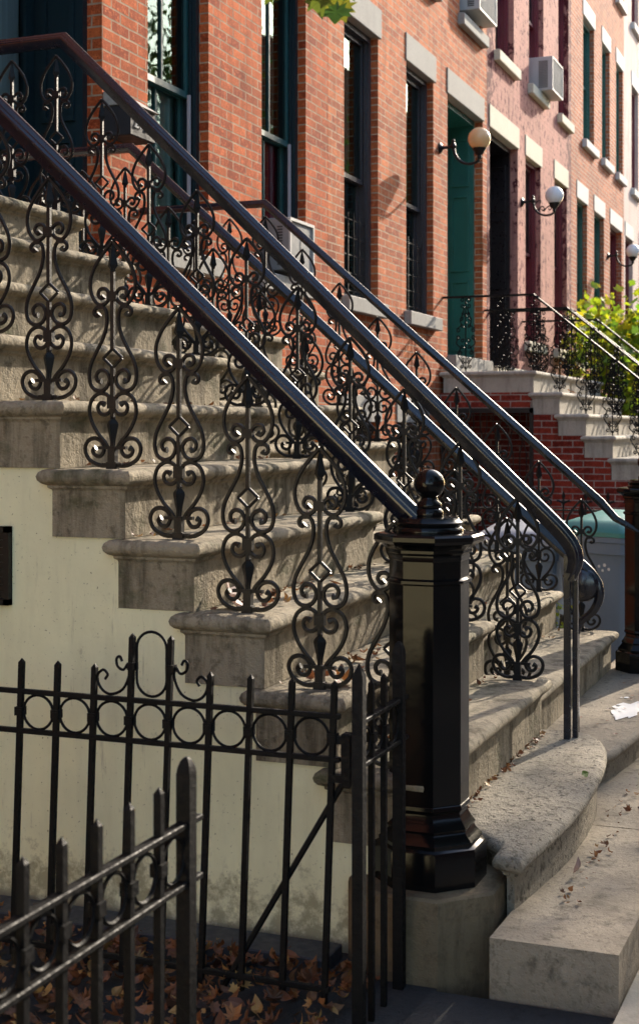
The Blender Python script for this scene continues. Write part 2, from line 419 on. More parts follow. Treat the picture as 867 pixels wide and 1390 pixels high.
g.add([(18.0,1.3,-1.97),(60,1.3,-3.7),(60,4.3,-3.7),(18.0,4.3,-1.97)], [(0,1,2,3)])
struct('areaway_floor', g, M['soil'])

# ------------------------------------------------------------------ stoops
NOSE = [(.030,0),(.016,-.003),(.005,-.011),(0,-.024),(.003,-.036),(.012,-.046),(.026,-.052),(.027,-.060),(.036,-.066),(.038,-.072)]
def step_mb(x0, x1, y0, y1, zt, h, poly=None, jit=0):
    poly = poly or [(x0,y0),(x1,y0),(x1,y1),(x0,y1)]
    out = []
    for i in range(len(poly)):                     # subdivide for slightly worn edges
        a = Vector(poly[i]); b = Vector(poly[(i+1) % len(poly)]); k = max(1, int((b-a).length/.09))
        for j in range(k):
            q = a.lerp(b, j/k)
            if 0 < j: q += Vector((random.uniform(-1,1), random.uniform(-1,1)))*.0016
            out.append((q.x, q.y))
    return MB().loft(out, [(i, zt+z) for i, z in NOSE]+[(.038, zt-h)])

def stoop(name, label, group, x0, x1, y_top, z_top, run, rise, n, zbase, wallmat, stonemat, last_extra=0, depth=.34, inset=.05, mono=True, xr=None):
    t = thing(name, ((x0+x1)/2, y_top-run*n/2, zbase), label, 'stoop', group)
    body = [(D+.05, zbase), (D+.05, z_top-rise+.004)]
    for k in range(n):
        yk = y_top-run*k; zk = z_top-rise*(k+1)+.004
        body += [(yk+.06, zk), (yk+.06, zk-rise if k < n-1 else zbase)]
    return t, body

def make_steps(t, x0, x1, y_top, z_top, run, rise, n, stonemat, depth=.34, last_extra=0):
    for k in range(n):
        yk = y_top-run*k; zk = z_top-rise*k; yb = yk+depth if k else D-.002
        if k == n-1: yk -= last_extra
        e = random.uniform(-.004, .004)
        part('step' if k else 'landing', step_mb(x0+e, x1-e, yk, yb, zk, rise-.002), stonemat, t, smooth=38)

# stoop nearest the camera
X1a, X1b = 3.80, 5.545
T1, N1, RUN1, RISE1 = .958, 3.296, .236, .218
st1, body = stoop('front_stoop', 'nearest brownstone stoop, with a cream painted side wall and a curved bottom step', 'stoops up to the front doors', X1a, X1b, N1, T1, RUN1, RISE1, 10, -1.58, None, None)
part('side_wall', MB().prism_x(body, X1a+.045, X1b-.045), M['cream'], st1)
make_steps(st1, X1a, X1b, N1, T1, RUN1, RISE1, 10, M['stone'])
bott = [(4.14,1.50),(4.14,1.13),(4.01,1.005),(3.90,1.0),(3.875,.906),(4.12,.885),(4.35,.868),(4.60,.862),(4.85,.868),(5.06,.882),(5.25,.905),(5.40,.935),(5.50,.970),(5.58,1.02),(5.62,1.08),(5.625,1.16),(5.60,1.30),(5.55,1.50)]
part('step', step_mb(0,0,0,0, T1-RISE1*10, .24, bott), M['stone_worn'], st1, smooth=38, label='wide worn bottom step with a curved front edge')
v = MB(); y0, y1, z0, z1 = 2.575, 2.90, -.575, -.32
for a in ((y0,y1,z0,z0+.02),(y0,y1,z1-.02,z1),(y0,y0+.02,z0,z1),(y1-.02,y1,z0,z1)): v.box(3.822,3.85,*a)
for i in range(9): v.box(3.832,3.85, y0+.02, y1-.02, z0+.03+i*.024, z0+.042+i*.024)
v.box(3.840,3.85,y0,y1,z0,z1)
part('vent_grille', v, M['iron'], st1)

# second stoop
X2a, X2b = 5.565, 7.78
T2, N2, RUN2, RISE2 = .54, 3.24, .237, .2078
st2, body = stoop('front_stoop', 'plain brownstone stoop beside the bins, its treads abutting the far edge of the nearest stoop', 'stoops up to the front doors', X2a, X2b, N2, T2, RUN2, RISE2, 9, -1.66, None, None)
part('side_wall', MB().prism_x(body, X2a+.045, X2b-.045), M['stone'], st2)
make_steps(st2, X2a, X2b, N2, T2, RUN2, RISE2, 9, M['stone'], last_extra=.07)
pl = [(5.60,1.36),(5.60,1.03),(5.80,.965),(6.2,.925),(6.8,.90),(7.6,.90),(8.1,.95),(8.25,1.05),(8.25,1.36)]
part('platform', step_mb(0,0,0,0, T2-RISE2*9, .22, pl), M['flag'], st2, smooth=38)
sp = MB(); zz = T2-RISE2*9+.004
cxs, cys = 6.62, 1.055
sp.add([(cxs+(.20+U_(-.06,.06))*math.cos(a_*.3), cys+(.065+U_(-.02,.02))*math.sin(a_*.3), zz) for a_ in range(21)], [tuple(range(21))])
for _ in range(9):
    bx, by, br = cxs+U_(-.33,.33), cys+U_(-.08,.08), U_(.006,.02)
    sp.add([(bx+br*math.cos(q*.9), by+br*.7*math.sin(q*.9), zz) for q in range(7)], [tuple(range(7))])
part('paint_spill', sp, M['spot'], st2)

# third and fourth stoops (twin, red brick sides)
T3, N3, RUN3, RISE3 = .585, 3.16, .27, .224
for (xa, xb, nm, lab) in ((14.15,16.10,'brick_stoop','red brick sided stoop with pale painted treads below the green front door'),
                          (16.14,18.10,'brick_stoop','pale stone stoop right behind the red brick one, below the near-black doorway')):
    t, body = stoop(nm, lab, 'stoops up to the front doors', xa, xb, N3, T3, RUN3, RISE3, 10, -2.1, None, None)
    b1 = [p for p in body]
    # split off the recessed under-landing opening on the side nearest the camera
    front = [(3.236, -2.1), (3.236, T3-RISE3+.004)]+[p for p in body[2:]]
    m_ = MB().prism_x(front, xa+.04, xb-.04)
    m_.box(xa+.04, xb-.04, 3.238, D+.05, .20, T3-RISE3+.004)
    m_.box(xa+.9, xb-.04, 3.238, D+.05, -2.1, .198)
    part('side_wall', m_, M['brick_stoop'] if xa < 15 else M['stone_white'], t)
    make_steps(t, xa, xb, N3, T3, RUN3, RISE3, 10, M['stone_white'], depth=.36)
    if xa < 15:
        # paint-splashed stone ends cover the brick beside each tread
        gr = MB(); y0, y1, z0, z1 = 3.20, 4.18, -1.75, .20; xg = xa+.01
        for a in ((y0,y0+.035,z0,z1),(y1-.035,y1,z0,z1),(y0,y1,z1-.05,z1),(y0,y1,z0,z0+.03),(y0,y1,-.72,-.69)): gr.box(xg,xg+.03,*a)
        part('grille_frame', gr, M['iron'], t)
        gr = MB()
        for i in range(13):
            yy = y0+.035+(y1-y0-.07)*(i+.5)/13
            for seg in range(4):
                za = z1-.05-.46*seg; 
                gr.tube(catmull([(xg+.015,yy,za),(xg+.015,yy,za-.16),(xg+.015,yy+.022*(-1)**i,za-.23),(xg+.015,yy+.022*(-1)**i,za-.34),(xg+.015,yy,za-.42),(xg+.015,yy,za-.46)],3), .006, 4)
        part('grille_bars', gr, M['iron'], t)

st0, body = stoop('front_stoop', 'cream walled stoop beside the camera, outside the frame, seen only in reflections', 'stoops up to the front doors', -2.6, -.9, N1, T1, RUN1, RISE1, 10, -1.58, None, None)
part('side_wall', MB().prism_x(body, -2.56, -.94), M['cream'], st0)
make_steps(st0, -2.6, -.9, N1, T1, RUN1, RISE1, 10, M['stone'])
# kerb of slate at the foot of the cream wall
single('slate_kerb', MB().bbox(3.66,3.80,1.42,4.1,-1.60,-1.50), M['slate'], (3.73,2.7,-1.6), 'dark slate edging strip at the foot of the cream wall', 'kerb')

# stone pedestal under the nearest newel
def octo(cx, cy, r): return [(cx+r*math.cos(R(22.5+45*i)), cy+r*math.sin(R(22.5+45*i))) for i in range(8)]
NX, NY = 3.91, 1.19
single('stone_pedestal', MB().loft(octo(NX,NY,.236), [(.012,-1.305),(.003,-1.312),(0,-1.325),(0,-1.62)]), M['stone_side'], (NX,NY,-1.62), 'eight-sided stained stone block carrying the nearest black newel', 'pedestal', smooth=30)

# ------------------------------------------------------------------ newels
def newel(cx, cy, zb, label):
    t = thing('newel_post', (cx,cy,zb), label, 'newel post', 'cast iron newel posts')
    o = lambda r: octo(cx,cy,r)
    part('base', MB().loft(o(.168), [(0,zb),(0,zb+.098),(.003,zb+.106),(.012,zb+.112),(.012,zb+.122),(.030,zb+.142),(.033,zb+.15),(.030,zb+.158),(.040,zb+.172),(.050,zb+.19),(.052,zb+.20),(.044,zb+.212),(.046,zb+.222),(.053,zb+.228)]), M['newel'], t, smooth=28)
    part('shaft', MB().loft(o(.1175), [(.001,zb+.226),(.001,zb+.93)]).loft(o(.1255), [(.009,zb+.852),(0,zb+.858),(0,zb+.866),(.009,zb+.872)]), M['newel'], t, smooth=28)
    part('cap', MB().loft(o(.162), [(.045,zb+.915),(.040,zb+.925),(.040,zb+.938),(.033,zb+.945),(.033,zb+.953),(.022,zb+.965),(.005,zb+.972),(0,zb+.980),(0,zb+.992),(.006,zb+.998),(.02,zb+1.0)]), M['newel'], t, smooth=28)
    part('collar', MB().lathe([(.098,.998),(.100,1.004),(.098,1.012),(.093,1.017),(.097,1.022),(.098,1.030),(.090,1.036),(.086,1.043),(.05,1.046)], (cx,cy,zb), 40), M['newel'], t, smooth=40)
    pr = [(.040,1.044),(.042,1.052),(.040,1.062),(.034,1.068),(.037,1.076),(.036,1.084),(.026,1.092),(.024,1.099)]
    r = .0455; zc = 1.139
    for i in range(14):
        a = -math.pi/2+.55+(math.pi-.55)*i/13; pr.append((max(.0005, r*math.cos(a)), zc+r*math.sin(a)))
    part('ball_finial', MB().lathe(pr, (cx,cy,zb), 32), M['newel'], t, smooth=60)
    return t
newel(NX, NY, -1.305, 'glossy black eight-sided newel with a ball top at the foot of the nearest handrail')
newel(7.78, 1.13, T2-RISE2*9, 'glossy black newel at the right edge of the picture, beside the blue-grey bins')

# ------------------------------------------------------------------ balusters and rails
def zc(p):      # drawing of a baluster -> (distance from the stem, height)
    x, y = p; c = 530+(1340-y)*.021
    return ((c-x)/1503.0, (1340-y)/1503.0)
HEART = [(553,250),(505,300),(455,365),(427,435),(433,505),(468,552),(508,546),(531,514),(513,480),(481,478),(468,503),(484,522),(500,511)]
LONG = [(474,596),(460,606),(445,596),(450,573),(480,560),(508,580),(513,640),(492,710),(452,780),(421,840),(411,900),(425,948),(465,968),(505,950),(522,910),(505,876),(472,868),(450,890),(456,918),(478,920)]
LOWS = [(508,1240),(490,1212),(452,1170),(420,1115),(408,1060),(424,1006),(465,978),(505,985),(528,1015),(527,1055),(500,1080),(468,1075),(455,1046),(470,1024),(494,1032)]
FOOT = [(520,1320),(480,1326),(438,1318),(396,1290),(380,1245),(398,1206),(438,1194),(474,1213),(485,1250),(465,1279),(436,1276),(422,1252),(440,1240)]
def baluster_mesh():
    m_ = MB()
    for sgn in (-1, 1):
        for curve, r in ((HEART,.0068),(LONG,.0070),(LOWS,.0068),(FOOT,.0070)):
            pts = catmull([(0, sgn*zc(p)[0], zc(p)[1]) for p in curve], 3)
            n = len(pts); rr = [r]*n
            ends = (0, n-1) if curve is LONG else (n-1,)
            for e in ends:
                for q, s_ in ((0,1.45),(1,1.35),(2,1.1)): rr[e-q if e else q] = r*s_
            m_.tube(pts, rr, 6)
    h = lambda y: (1340-y)/1503.0
    m_.box(-.0062,.0062,-.0062,.0062, h(1300), h(857)); m_.box(-.0062,.0062,-.0062,.0062, h(764), h(380))
    d = [(0,0,h(764)),(0,.034,h(810)),(0,0,h(857)),(0,-.034,h(810))]
    for i in range(4): m_.tube([d[i], d[(i+1) % 4]], .0052, 8)
    m_.lathe([(.002,h(262)),(.009,h(300)),(.017,h(358)),(.0185,h(368)),(.009,h(385)),(.011,h(392)),(.006,h(398))][::-1], k=4)   # spear head
    m_.lathe([(.006,h(1242)),(.011,h(1200)),(.021,h(1130)),(.019,h(1118)),(.008,h(1100)),(.011,h(1094)),(.006,h(1088))], k=4)
    m_.box(-.010,.010,-.0175,.0175, h(535), h(492)); m_.box(-.010,.010,-.016,.016, h(1052), h(1000))
    m_.box(-.008,.008,-.050,.050, h(1247), h(1232)); m_.box(-.011,.011,-.013,.013, h(1335), h(1232)); m_.box(-.008,.008,-.035,.035, h(1325), h(1312))
    m_.box(-.012,.012,-.018,.018, 0, .022)
    for yk in (566, 973):
        for sgn in (-1,1): m_.box(-.0075,.0075, sgn*.030, sgn*.052, h(yk+7), h(yk-7))
    me = m_.mesh('baluster', M['iron'], smooth=50); return me
BAL = baluster_mesh()
PROF = [(0.0, 0.026), (0.006, 0.026), (0.009, 0.021), (0.013, 0.023), (0.023, 0.013), (0.0235, 0.009), (0.03, 0.002), (0.03, -0.003), (0.025, -0.007), (0.014, -0.036), (0.012, -0.04), (-0.012, -0.04), (-0.014, -0.036), (-0.025, -0.007), (-0.03, -0.003), (-0.03, 0.002), (-0.0235, 0.009), (-0.023, 0.013), (-0.013, 0.023), (-0.009, 0.021), (-0.006, 0.026)]
PTHIN = [(a_*.85, b_*(1 if b_ > 0 else .50)) for a_, b_ in PROF]
def arc(y, z, r, a0, a1, n): return [(y+r*math.cos(R(a0+(a1-a0)*i/(n-1))), z+r*math.sin(R(a0+(a1-a0)*i/(n-1)))) for i in range(n)]

def railing(label, x, ya, za, slope, ks, run, rise, z_land, end, bal=BAL, prof=PROF, ends=None, post=None, h=.825, land=(1,2), yb=None, rm='rail'):
    yb = yb if yb is not None else ya
    t = thing('iron_railing', (x, ya-run*4, z_land-rise*4), label, 'railing', 'wrought iron stair railings')
    path = [(D-.002, za), (ya+.005, za)]+end
    path = [(p[0], p[1]-.024) for p in path]
    part('handrail', MB().sweep(path, x, prof, ends), M[rm], t, smooth=35)
    for k in ks: inst('baluster', bal, t, (x, yb-run*k, z_land-rise*k))
    for j in land: inst('baluster', bal, t, (x, yb+run*j, z_land))
    return t
Y1, Z1 = N1+.12, T1+.825
s1 = RISE1/RUN1
def on1(y): return (y, Z1-(Y1-y)*s1)
railing('nearest iron railing, its thick black handrail sloping down to the ball-topped newel', 3.90, Y1, Z1, s1, range(10), RUN1, RISE1, T1, [on1(1.225)])
t = railing('iron railing whose handrail hooks down onto a plain square post on the curved step', 5.45, 3.372, Z1, s1, range(10), RUN1, RISE1, T1,
        [tuple(p) for p in catmull([(1.17,-.325),(1.11,-.385),(1.072,-.435),(1.056,-.485),(1.066,-.535),(1.088,-.575)],4)], yb=Y1, ends=[1,1]+[1-.3*(i/20)**3 for i in range(21)])
pm = MB(); 
pm.bbox(5.438,5.462,1.083,1.107,T1-RISE1*10-.005,-.50,.002); pm.bbox(5.478,5.498,1.060,1.080,T1-RISE1*10-.005,-.56,.002)
pm.box(5.43,5.505,1.062,1.105,-.60,-.57)
part('end_post', pm, M['rail'], t)
Y2, Z2 = N2+.12, T2+.825
s2 = RISE2/RUN2
def on2(y): return (y, Z2-(Y2-y)*s2)
t = railing('iron railing on the near edge of the second stoop, ending in a swollen volute', 5.98, 3.325, 1.38, s2, range(9), RUN2, RISE2, T2,
        [tuple(p) for p in catmull([on2(1.26),(1.19,-.533),(1.12,-.585),(1.075,-.64),(1.066,-.70),(1.092,-.76),(1.145,-.81),(1.16,-.86)],4)], yb=Y2, prof=PTHIN, ends=[1,1]+[1-.5*(i/28)**2 for i in range(29)])
vm = MB().lathe([(.001,-.034),(.05,-.030),(.072,-.018),(.075,0),(.072,.018),(.05,.030),(.001,.034)], (5.98,1.135,-.672), 24, axis='x')
part('volute', vm, M['rail'], t, smooth=60)
part('end_post', MB().bbox(5.968,5.992,1.15,1.174,T2-RISE2*9,-.84,.002), M['rail'], t)
railing('iron railing on the far edge of the second stoop, nearest the bins', 7.68, Y2, Z2, s2, range(9), RUN2, RISE2, T2,
        [on2(1.36),(1.28,-.475),(1.17,-.535),(1.13,-.56)], prof=PTHIN, ends=[1,1,1,.8,.5,.3])

# finer balusters of the twin stoops further along
def fine_baluster():
    m_ = MB(); H = .80
    m_.tube([(0,0,0),(0,0,H)], .007, 5)
    def sc(cy, cz, r, a0, turns, r1=.006, n=11, sgn=1):
        return [(0, sgn*(cy+(r+(r*.25-r)*i/(n-1))*math.cos(a0+turns*2*math.pi*i/(n-1))), cz+(r+(r*.25-r)*i/(n-1))*math.sin(a0+turns*2*math.pi*i/(n-1))) for i in range(n)]
    for sg in (-1,1):
        for (cy, cz, r, a0, tn) in ((.035,.76,.024,2.6,-1.1),(.035,.70,.024,3.6,1.1),(.03,.62,.018,3,1.1),(.042,.56,.022,2.5,-1.1),(.035,.49,.02,3.6,1.1),
                                    (.085,.44,.026,.8,1.2),(.085,.37,.026,-.8,-1.2),(.035,.33,.022,2.6,-1.1),(.035,.27,.022,3.6,1.1),(.062,.20,.024,.5,1.2),(.03,.13,.018,2.6,-1.1),(.045,.06,.02,3.4,1.1),(.025,.10,.014,0,1)):
            m_.tube(sc(cy,cz,r,a0,tn,sgn=sg), .0062, 5)
        m_.tube(catmull([(0,sg*.02,.68),(0,sg*.03,.62),(0,sg*.06,.55),(0,sg*.05,.50),(0,sg*.09,.46)],3), .0065, 5)
        m_.tube(catmull([(0,sg*.09,.35),(0,sg*.10,.30),(0,sg*.055,.25),(0,sg*.09,.19),(0,sg*.04,.10),(0,sg*.005,.03)],3), .0065, 5)
    for z in (.73,.59,.52,.30,.10,.05): m_.lathe([(.004,-.012),(.016,0),(.004,.012)], (0,0,z), 6)
    return m_.mesh('scrolled_baluster', M['iron_old'], smooth=50)
FB = fine_baluster()
PR2 = [(0,.012),(.022,.010),(.024,0),(.020,-.012),(-.020,-.012),(-.024,0),(-.022,.010)]
for x, lab in ((14.30,'delicate scrolled iron railing on the near side of the brick sided stoop'),
               (16.03,'delicate scrolled iron railing on the far side of the brick sided stoop'),
               (16.28,'delicate scrolled iron railing on the near side of the pale painted stoop'),
               (17.95,'delicate scrolled iron railing on the far side of the pale stoop, before the lime shrub')):
    y3, z3 = N3+.06, T3+.82
    railing(lab, x, y3, z3, 0, range(8), RUN3, RISE3, T3, [(y3-RUN3*9, z3-RISE3*9)], bal=FB, prof=PR2, rm='iron_old', land=(1.35,2.7))
for x, lab in ((14.30,'iron newel of the brick sided stoop'),):
    pass

# ------------------------------------------------------------------ iron gate and fences
ZU, ZL, ZP = -.75, -.862, -.655        # upper rail, lower rail, picket tops
def ring(mb, c, r, ax, tr=.0042, n=26):
    pts = []
    for i in range(n):
        a = 2*math.pi*i/n
        pts.append((c[0], c[1]+r*math.cos(a), c[2]+r*math.sin(a)) if ax == 'y' else (c[0]+r*math.cos(a), c[1], c[2]+r*math.sin(a)))
    mb.tube(pts, tr, 5, closed=True)
def picket(mb, x, y, zt, zb, lean=0, hw=.0075, pointed=False):
    def q(z): return y+lean*(zt-z)
    a, b_ = zb, zt-.012
    mb.add([(x-hw,q(a)-hw,a),(x+hw,q(a)-hw,a),(x+hw,q(a)+hw,a),(x-hw,q(a)+hw,a),(x-hw,q(b_)-hw,b_),(x+hw,q(b_)-hw,b_),(x+hw,q(b_)+hw,b_),(x-hw,q(b_)+hw,b_),(x,y,zt)],
           [(0,3,2,1),(0,1,5,4),(1,2,6,5),(2,3,7,6),(3,0,4,7),(4,5,8),(5,6,8),(6,7,8),(7,4,8)])
XG = 3.385
gt = thing('iron_gate', (XG, 1.80, -1.54), 'black wrought iron gate with a scrolled crest, standing open in front of the cream wall', 'gate')
f = MB(); f.bbox(XG-.008,XG+.008,1.27,2.385,ZU-.007,ZU+.007,.002); part('top_rail', f, M['gate'], gt)
f = MB(); f.bbox(XG-.008,XG+.008,1.27,2.385,ZL-.007,ZL+.007,.002); part('lower_rail', f, M['gate'], gt)
f = MB(); f.bbox(XG-.008,XG+.008,1.30,2.40,-1.47,-1.455,.002); part('bottom_rail', f, M['gate'], gt)
f = MB(); f.tube([(XG+.012,1.27,-.93),(XG+.012,1.62,-1.52)], .0085, 6); part('brace', f, M['gate'], gt)
LEAN = .035
for k in range(9):
    y = 1.285+.1187*k; zt = -.565 if k in (4,5) else ZP
    f = MB(); picket(f, XG, y, zt, -1.50, LEAN)
    ym = y+LEAN*(zt-(ZU+ZL)/2); f.box(XG-.0125,XG+.0125,ym-.0125,ym+.0125,-.818,-.794); f.box(XG-.0135,XG+.0135,ym-.010,ym+.010,-.812,-.800)
    part('picket', f, M['gate'], gt)
    if k < 8:
        f = MB(); ring(f, (XG, y+.0594+LEAN*.15, (ZU+ZL)/2), .0485, 'y'); part('ring', f, M['gate'], gt, smooth=60)
f = MB(); f.bbox(XG-.014,XG+.014,2.36,2.388,-1.5,-.70,.002); f.bbox(XG-.02,XG+.02,2.34,2.40,-.86,-.75,.003); part('latch_stile', f, M['gate'], gt)
c = MB(); y4, y5 = 1.285+.1187*4, 1.285+.1187*5; ym = (y4+y5)/2
pts = [(XG, ym+.046*math.cos(R(a)), -.605+.046*math.sin(R(a))) for a in range(0,181,15)]+[(XG, ym+.046*math.cos(R(a)), -.69+.046*math.sin(R(a))) for a in range(180,361,15)]
c.tube(pts, .0042, 5, closed=True)
for sg, yb in ((-1, y4), (1, y5)):
    c.tube(catmull([(XG, yb+sg*(.032), -.645),(XG, yb+sg*.040,-.632),(XG, yb+sg*.050,-.640),(XG, yb+sg*.046,-.660),(XG, yb+sg*.020,-.668) if False else (XG, yb+sg*.028,-.668),
                    (XG, yb+sg*.012,-.640) if False else (XG, yb+sg*.014,-.652),(XG, yb+sg*.010,-.680),(XG, yb+sg*.030,-.722),(XG, yb+sg*.070,-.738),(XG, yb+sg*.100,-.722),(XG, yb+sg*.110,-.690),(XG, yb+sg*.092,-.672),(XG, yb+sg*.078,-.684),(XG, yb+sg*.086,-.698)],4), .0042, 5)
    c.box(XG-.012,XG+.012,yb-.012,yb+.012,-.666,-.646)
part('crest', c, M['gate'], gt, smooth=60)
f = MB(); f.bbox(XG-.016,XG+.016,1.238,1.262,-.93,-.79,.003); f.box(XG-.008,XG+.008,1.245,1.30,-.82,-.80); f.box(XG-.008,XG+.008,1.245,1.30,-.92,-.90); part('hinge', f, M['gate'], gt)

def fence_post(parent, x, y, zt, zb=-1.56, hw=.0145, cap='round'):
    f = MB()
    if cap == 'round': f.loft([(x-hw,y-hw),(x+hw,y-hw),(x+hw,y+hw),(x-hw,y+hw)], [(0,zb),(0,zt-.03),(.002,zt-.018),(.006,zt-.006),(.011,zt)])
    else: f.loft([(x-hw,y-hw),(x+hw,y-hw),(x+hw,y+hw),(x-hw,y+hw)], [(0,zb),(0,zt-.03),(hw-.001,zt)])
    part('post', f, M['gate'], parent, smooth=40)
def fence_x(name, label, x0, x1, y, xs, posts, zu=ZU, zl=ZL):
    t = thing(name, ((x0+x1)/2, y, -1.56), label, 'fence', 'low iron fence around the areaway')
    part('top_rail', MB().bbox(x0,x1,y-.011,y+.011,zu-.006,zu+.006,.002), M['gate'], t)
    part('lower_rail', MB().bbox(x0,x1,y-.011,y+.011,zl-.006,zl+.006,.002), M['gate'], t)
    for x in xs:
        f = MB(); picket(f, x, y, ZP, -1.56); f.box(x-.0125,x+.0125,y-.0125,y+.0125,-.818,-.794); part('picket', f, M['gate'], t)
    allx = sorted(list(xs)+[p[0] for p in posts])
    for a, b_ in zip(allx, allx[1:]):
        if b_-a < .14:
            f = MB(); ring(f, ((a+b_)/2, y, (zu+zl)/2), (b_-a)/2-.012, 'x'); part('ring', f, M['gate'], t, smooth=60)
    for p in posts: fence_post(t, p[0], y, p[1], cap=p[2])
    return t
fence_x('iron_fence', 'blurred low black iron fence in the near lower left, ending in a round-topped post', 1.22, 2.42, 1.20, [2.26-.11*i for i in range(10)], [(2.37,-.625,'round')])
fence_x('iron_fence', 'short black iron fence panel between the open gate and the nearest newel', 3.33, 3.715, 1.20, [3.43,3.53,], [(3.335,-.60,'point'),(3.66,-.59,'round')])

# far fence with fleur finials
t = thing('spiked_fence', (10.95, 2.7, -1.75), 'black iron fence with fleur-de-lis spikes, beyond the bins', 'fence')
part('rail', MB().box(10.94,10.96,1.32,4.1,-.66,-.645).box(10.94,10.96,1.32,4.1,-1.6,-1.585), M['iron'], t)
for i in range(16):
    y = 1.36+.174*i
    f = MB(); f.tube([(10.95,y,-1.75),(10.95,y,-.60)], .008, 5)
    f.lathe([(.006,-.62),(.011,-.60),(.020,-.585),(.008,-.57),(.010,-.56),(.017,-.545),(.001,-.50)], (10.95,y,0), 4)
    for sg in (-1,1): f.tube([(10.95,y,-.60),(10.95,y+sg*.025,-.585),(10.95,y+sg*.047,-.578),(10.95,y+sg*.055,-.588)], [.006,.009,.009,.004], 5)
    part('picket', f, M['iron'], t, smooth=50)

# ------------------------------------------------------------------ houses
def window(house, x0, x1, z0, z1, frame, sash=None, curtain_low=None, curtain_up=None, y=D+.07, guard=False, mull=True, track=False, sash_mid=None):
    sash = sash or frame; x0 += .002; x1 -= .002; z1 -= .005; z0 += .001
    fw = .05
    f = MB()
    yf0, yf1 = y, y+.16
    f.box(x0,x0+fw,yf0,yf1,z0,z1); f.box(x1-fw,x1,yf0,yf1,z0,z1)
    f.box(x0+fw,x1-fw,yf0,yf1,z1-fw,z1); f.box(x0+fw,x1-fw,yf0,yf1,z0,z0+.03)
    f.box(x1-fw-.018,x1-fw,yf0+.03,yf0+.045,z0+.03,z1-fw); f.box(x0+fw,x0+fw+.018,yf0+.03,yf0+.045,z0+.03,z1-fw)
    w = part('window', f, frame, house)
    zm = sash_mid or (z0+z1)/2; a, b_ = x0+fw+.002, x1-fw-.002
    for nm, za, zb, yy in (('upper_sash', zm-.02, z1-fw, y+.055), ('lower_sash', z0+.03, zm+.02, y+.10)):
        s_ = MB(); q = .042
        s_.box(a,a+q,yy,yy+.035,za,zb); s_.box(b_-q,b_,yy,yy+.035,za,zb)
        s_.box(a+q,b_-q,yy,yy+.035,zb-q,zb); s_.box(a+q,b_-q,yy,yy+.035,za,za+q)
        if mull: s_.box((a+b_)/2-.011,(a+b_)/2+.011,yy+.003,yy+.032,za+q,zb-q)
        part(nm, s_, sash, w)
        part('pane', MB().quad((a+q,yy+.018,za+q),(b_-q,yy+.018,za+q),(b_-q,yy+.018,zb-q),(a+q,yy+.018,zb-q)), M['glass'], w)
    if track: part('storm_track', MB().box(b_-.03,b_,y+.03,y+.052,z0+.03,zm), M['alum'], w)
    for cm, za, zb in ((curtain_low, z0+.03, zm), (curtain_up, zm, z1-.05)):
        if cm:
            n = 40; cb = MB(); vs = []
            for i in range(n+1):
                xx = a+(b_-a)*i/n; yy = y+.160+.010*math.sin(i*1.9)
                vs += [(xx,yy,za),(xx,yy,zb)]
            cb.add(vs, [(2*i,2*i+2,2*i+3,2*i+1) for i in range(n)])
            part('curtain', cb, M[cm], w, smooth=80)
    if guard:
        gm = MB()
        for i in range(5): gm.box(x0+fw,x1-fw,y+.035,y+.041,z0+.08+i*.16,z0+.086+i*.16)
        for i in range(6): xx = x0+fw+.03+(x1-x0-2*fw-.06)*i/5; gm.box(xx-.004,xx+.004,y+.028,y+.034,z0+.03,z0+.78)
        part('window_guard', gm, M['darkwood'], w)
    return w

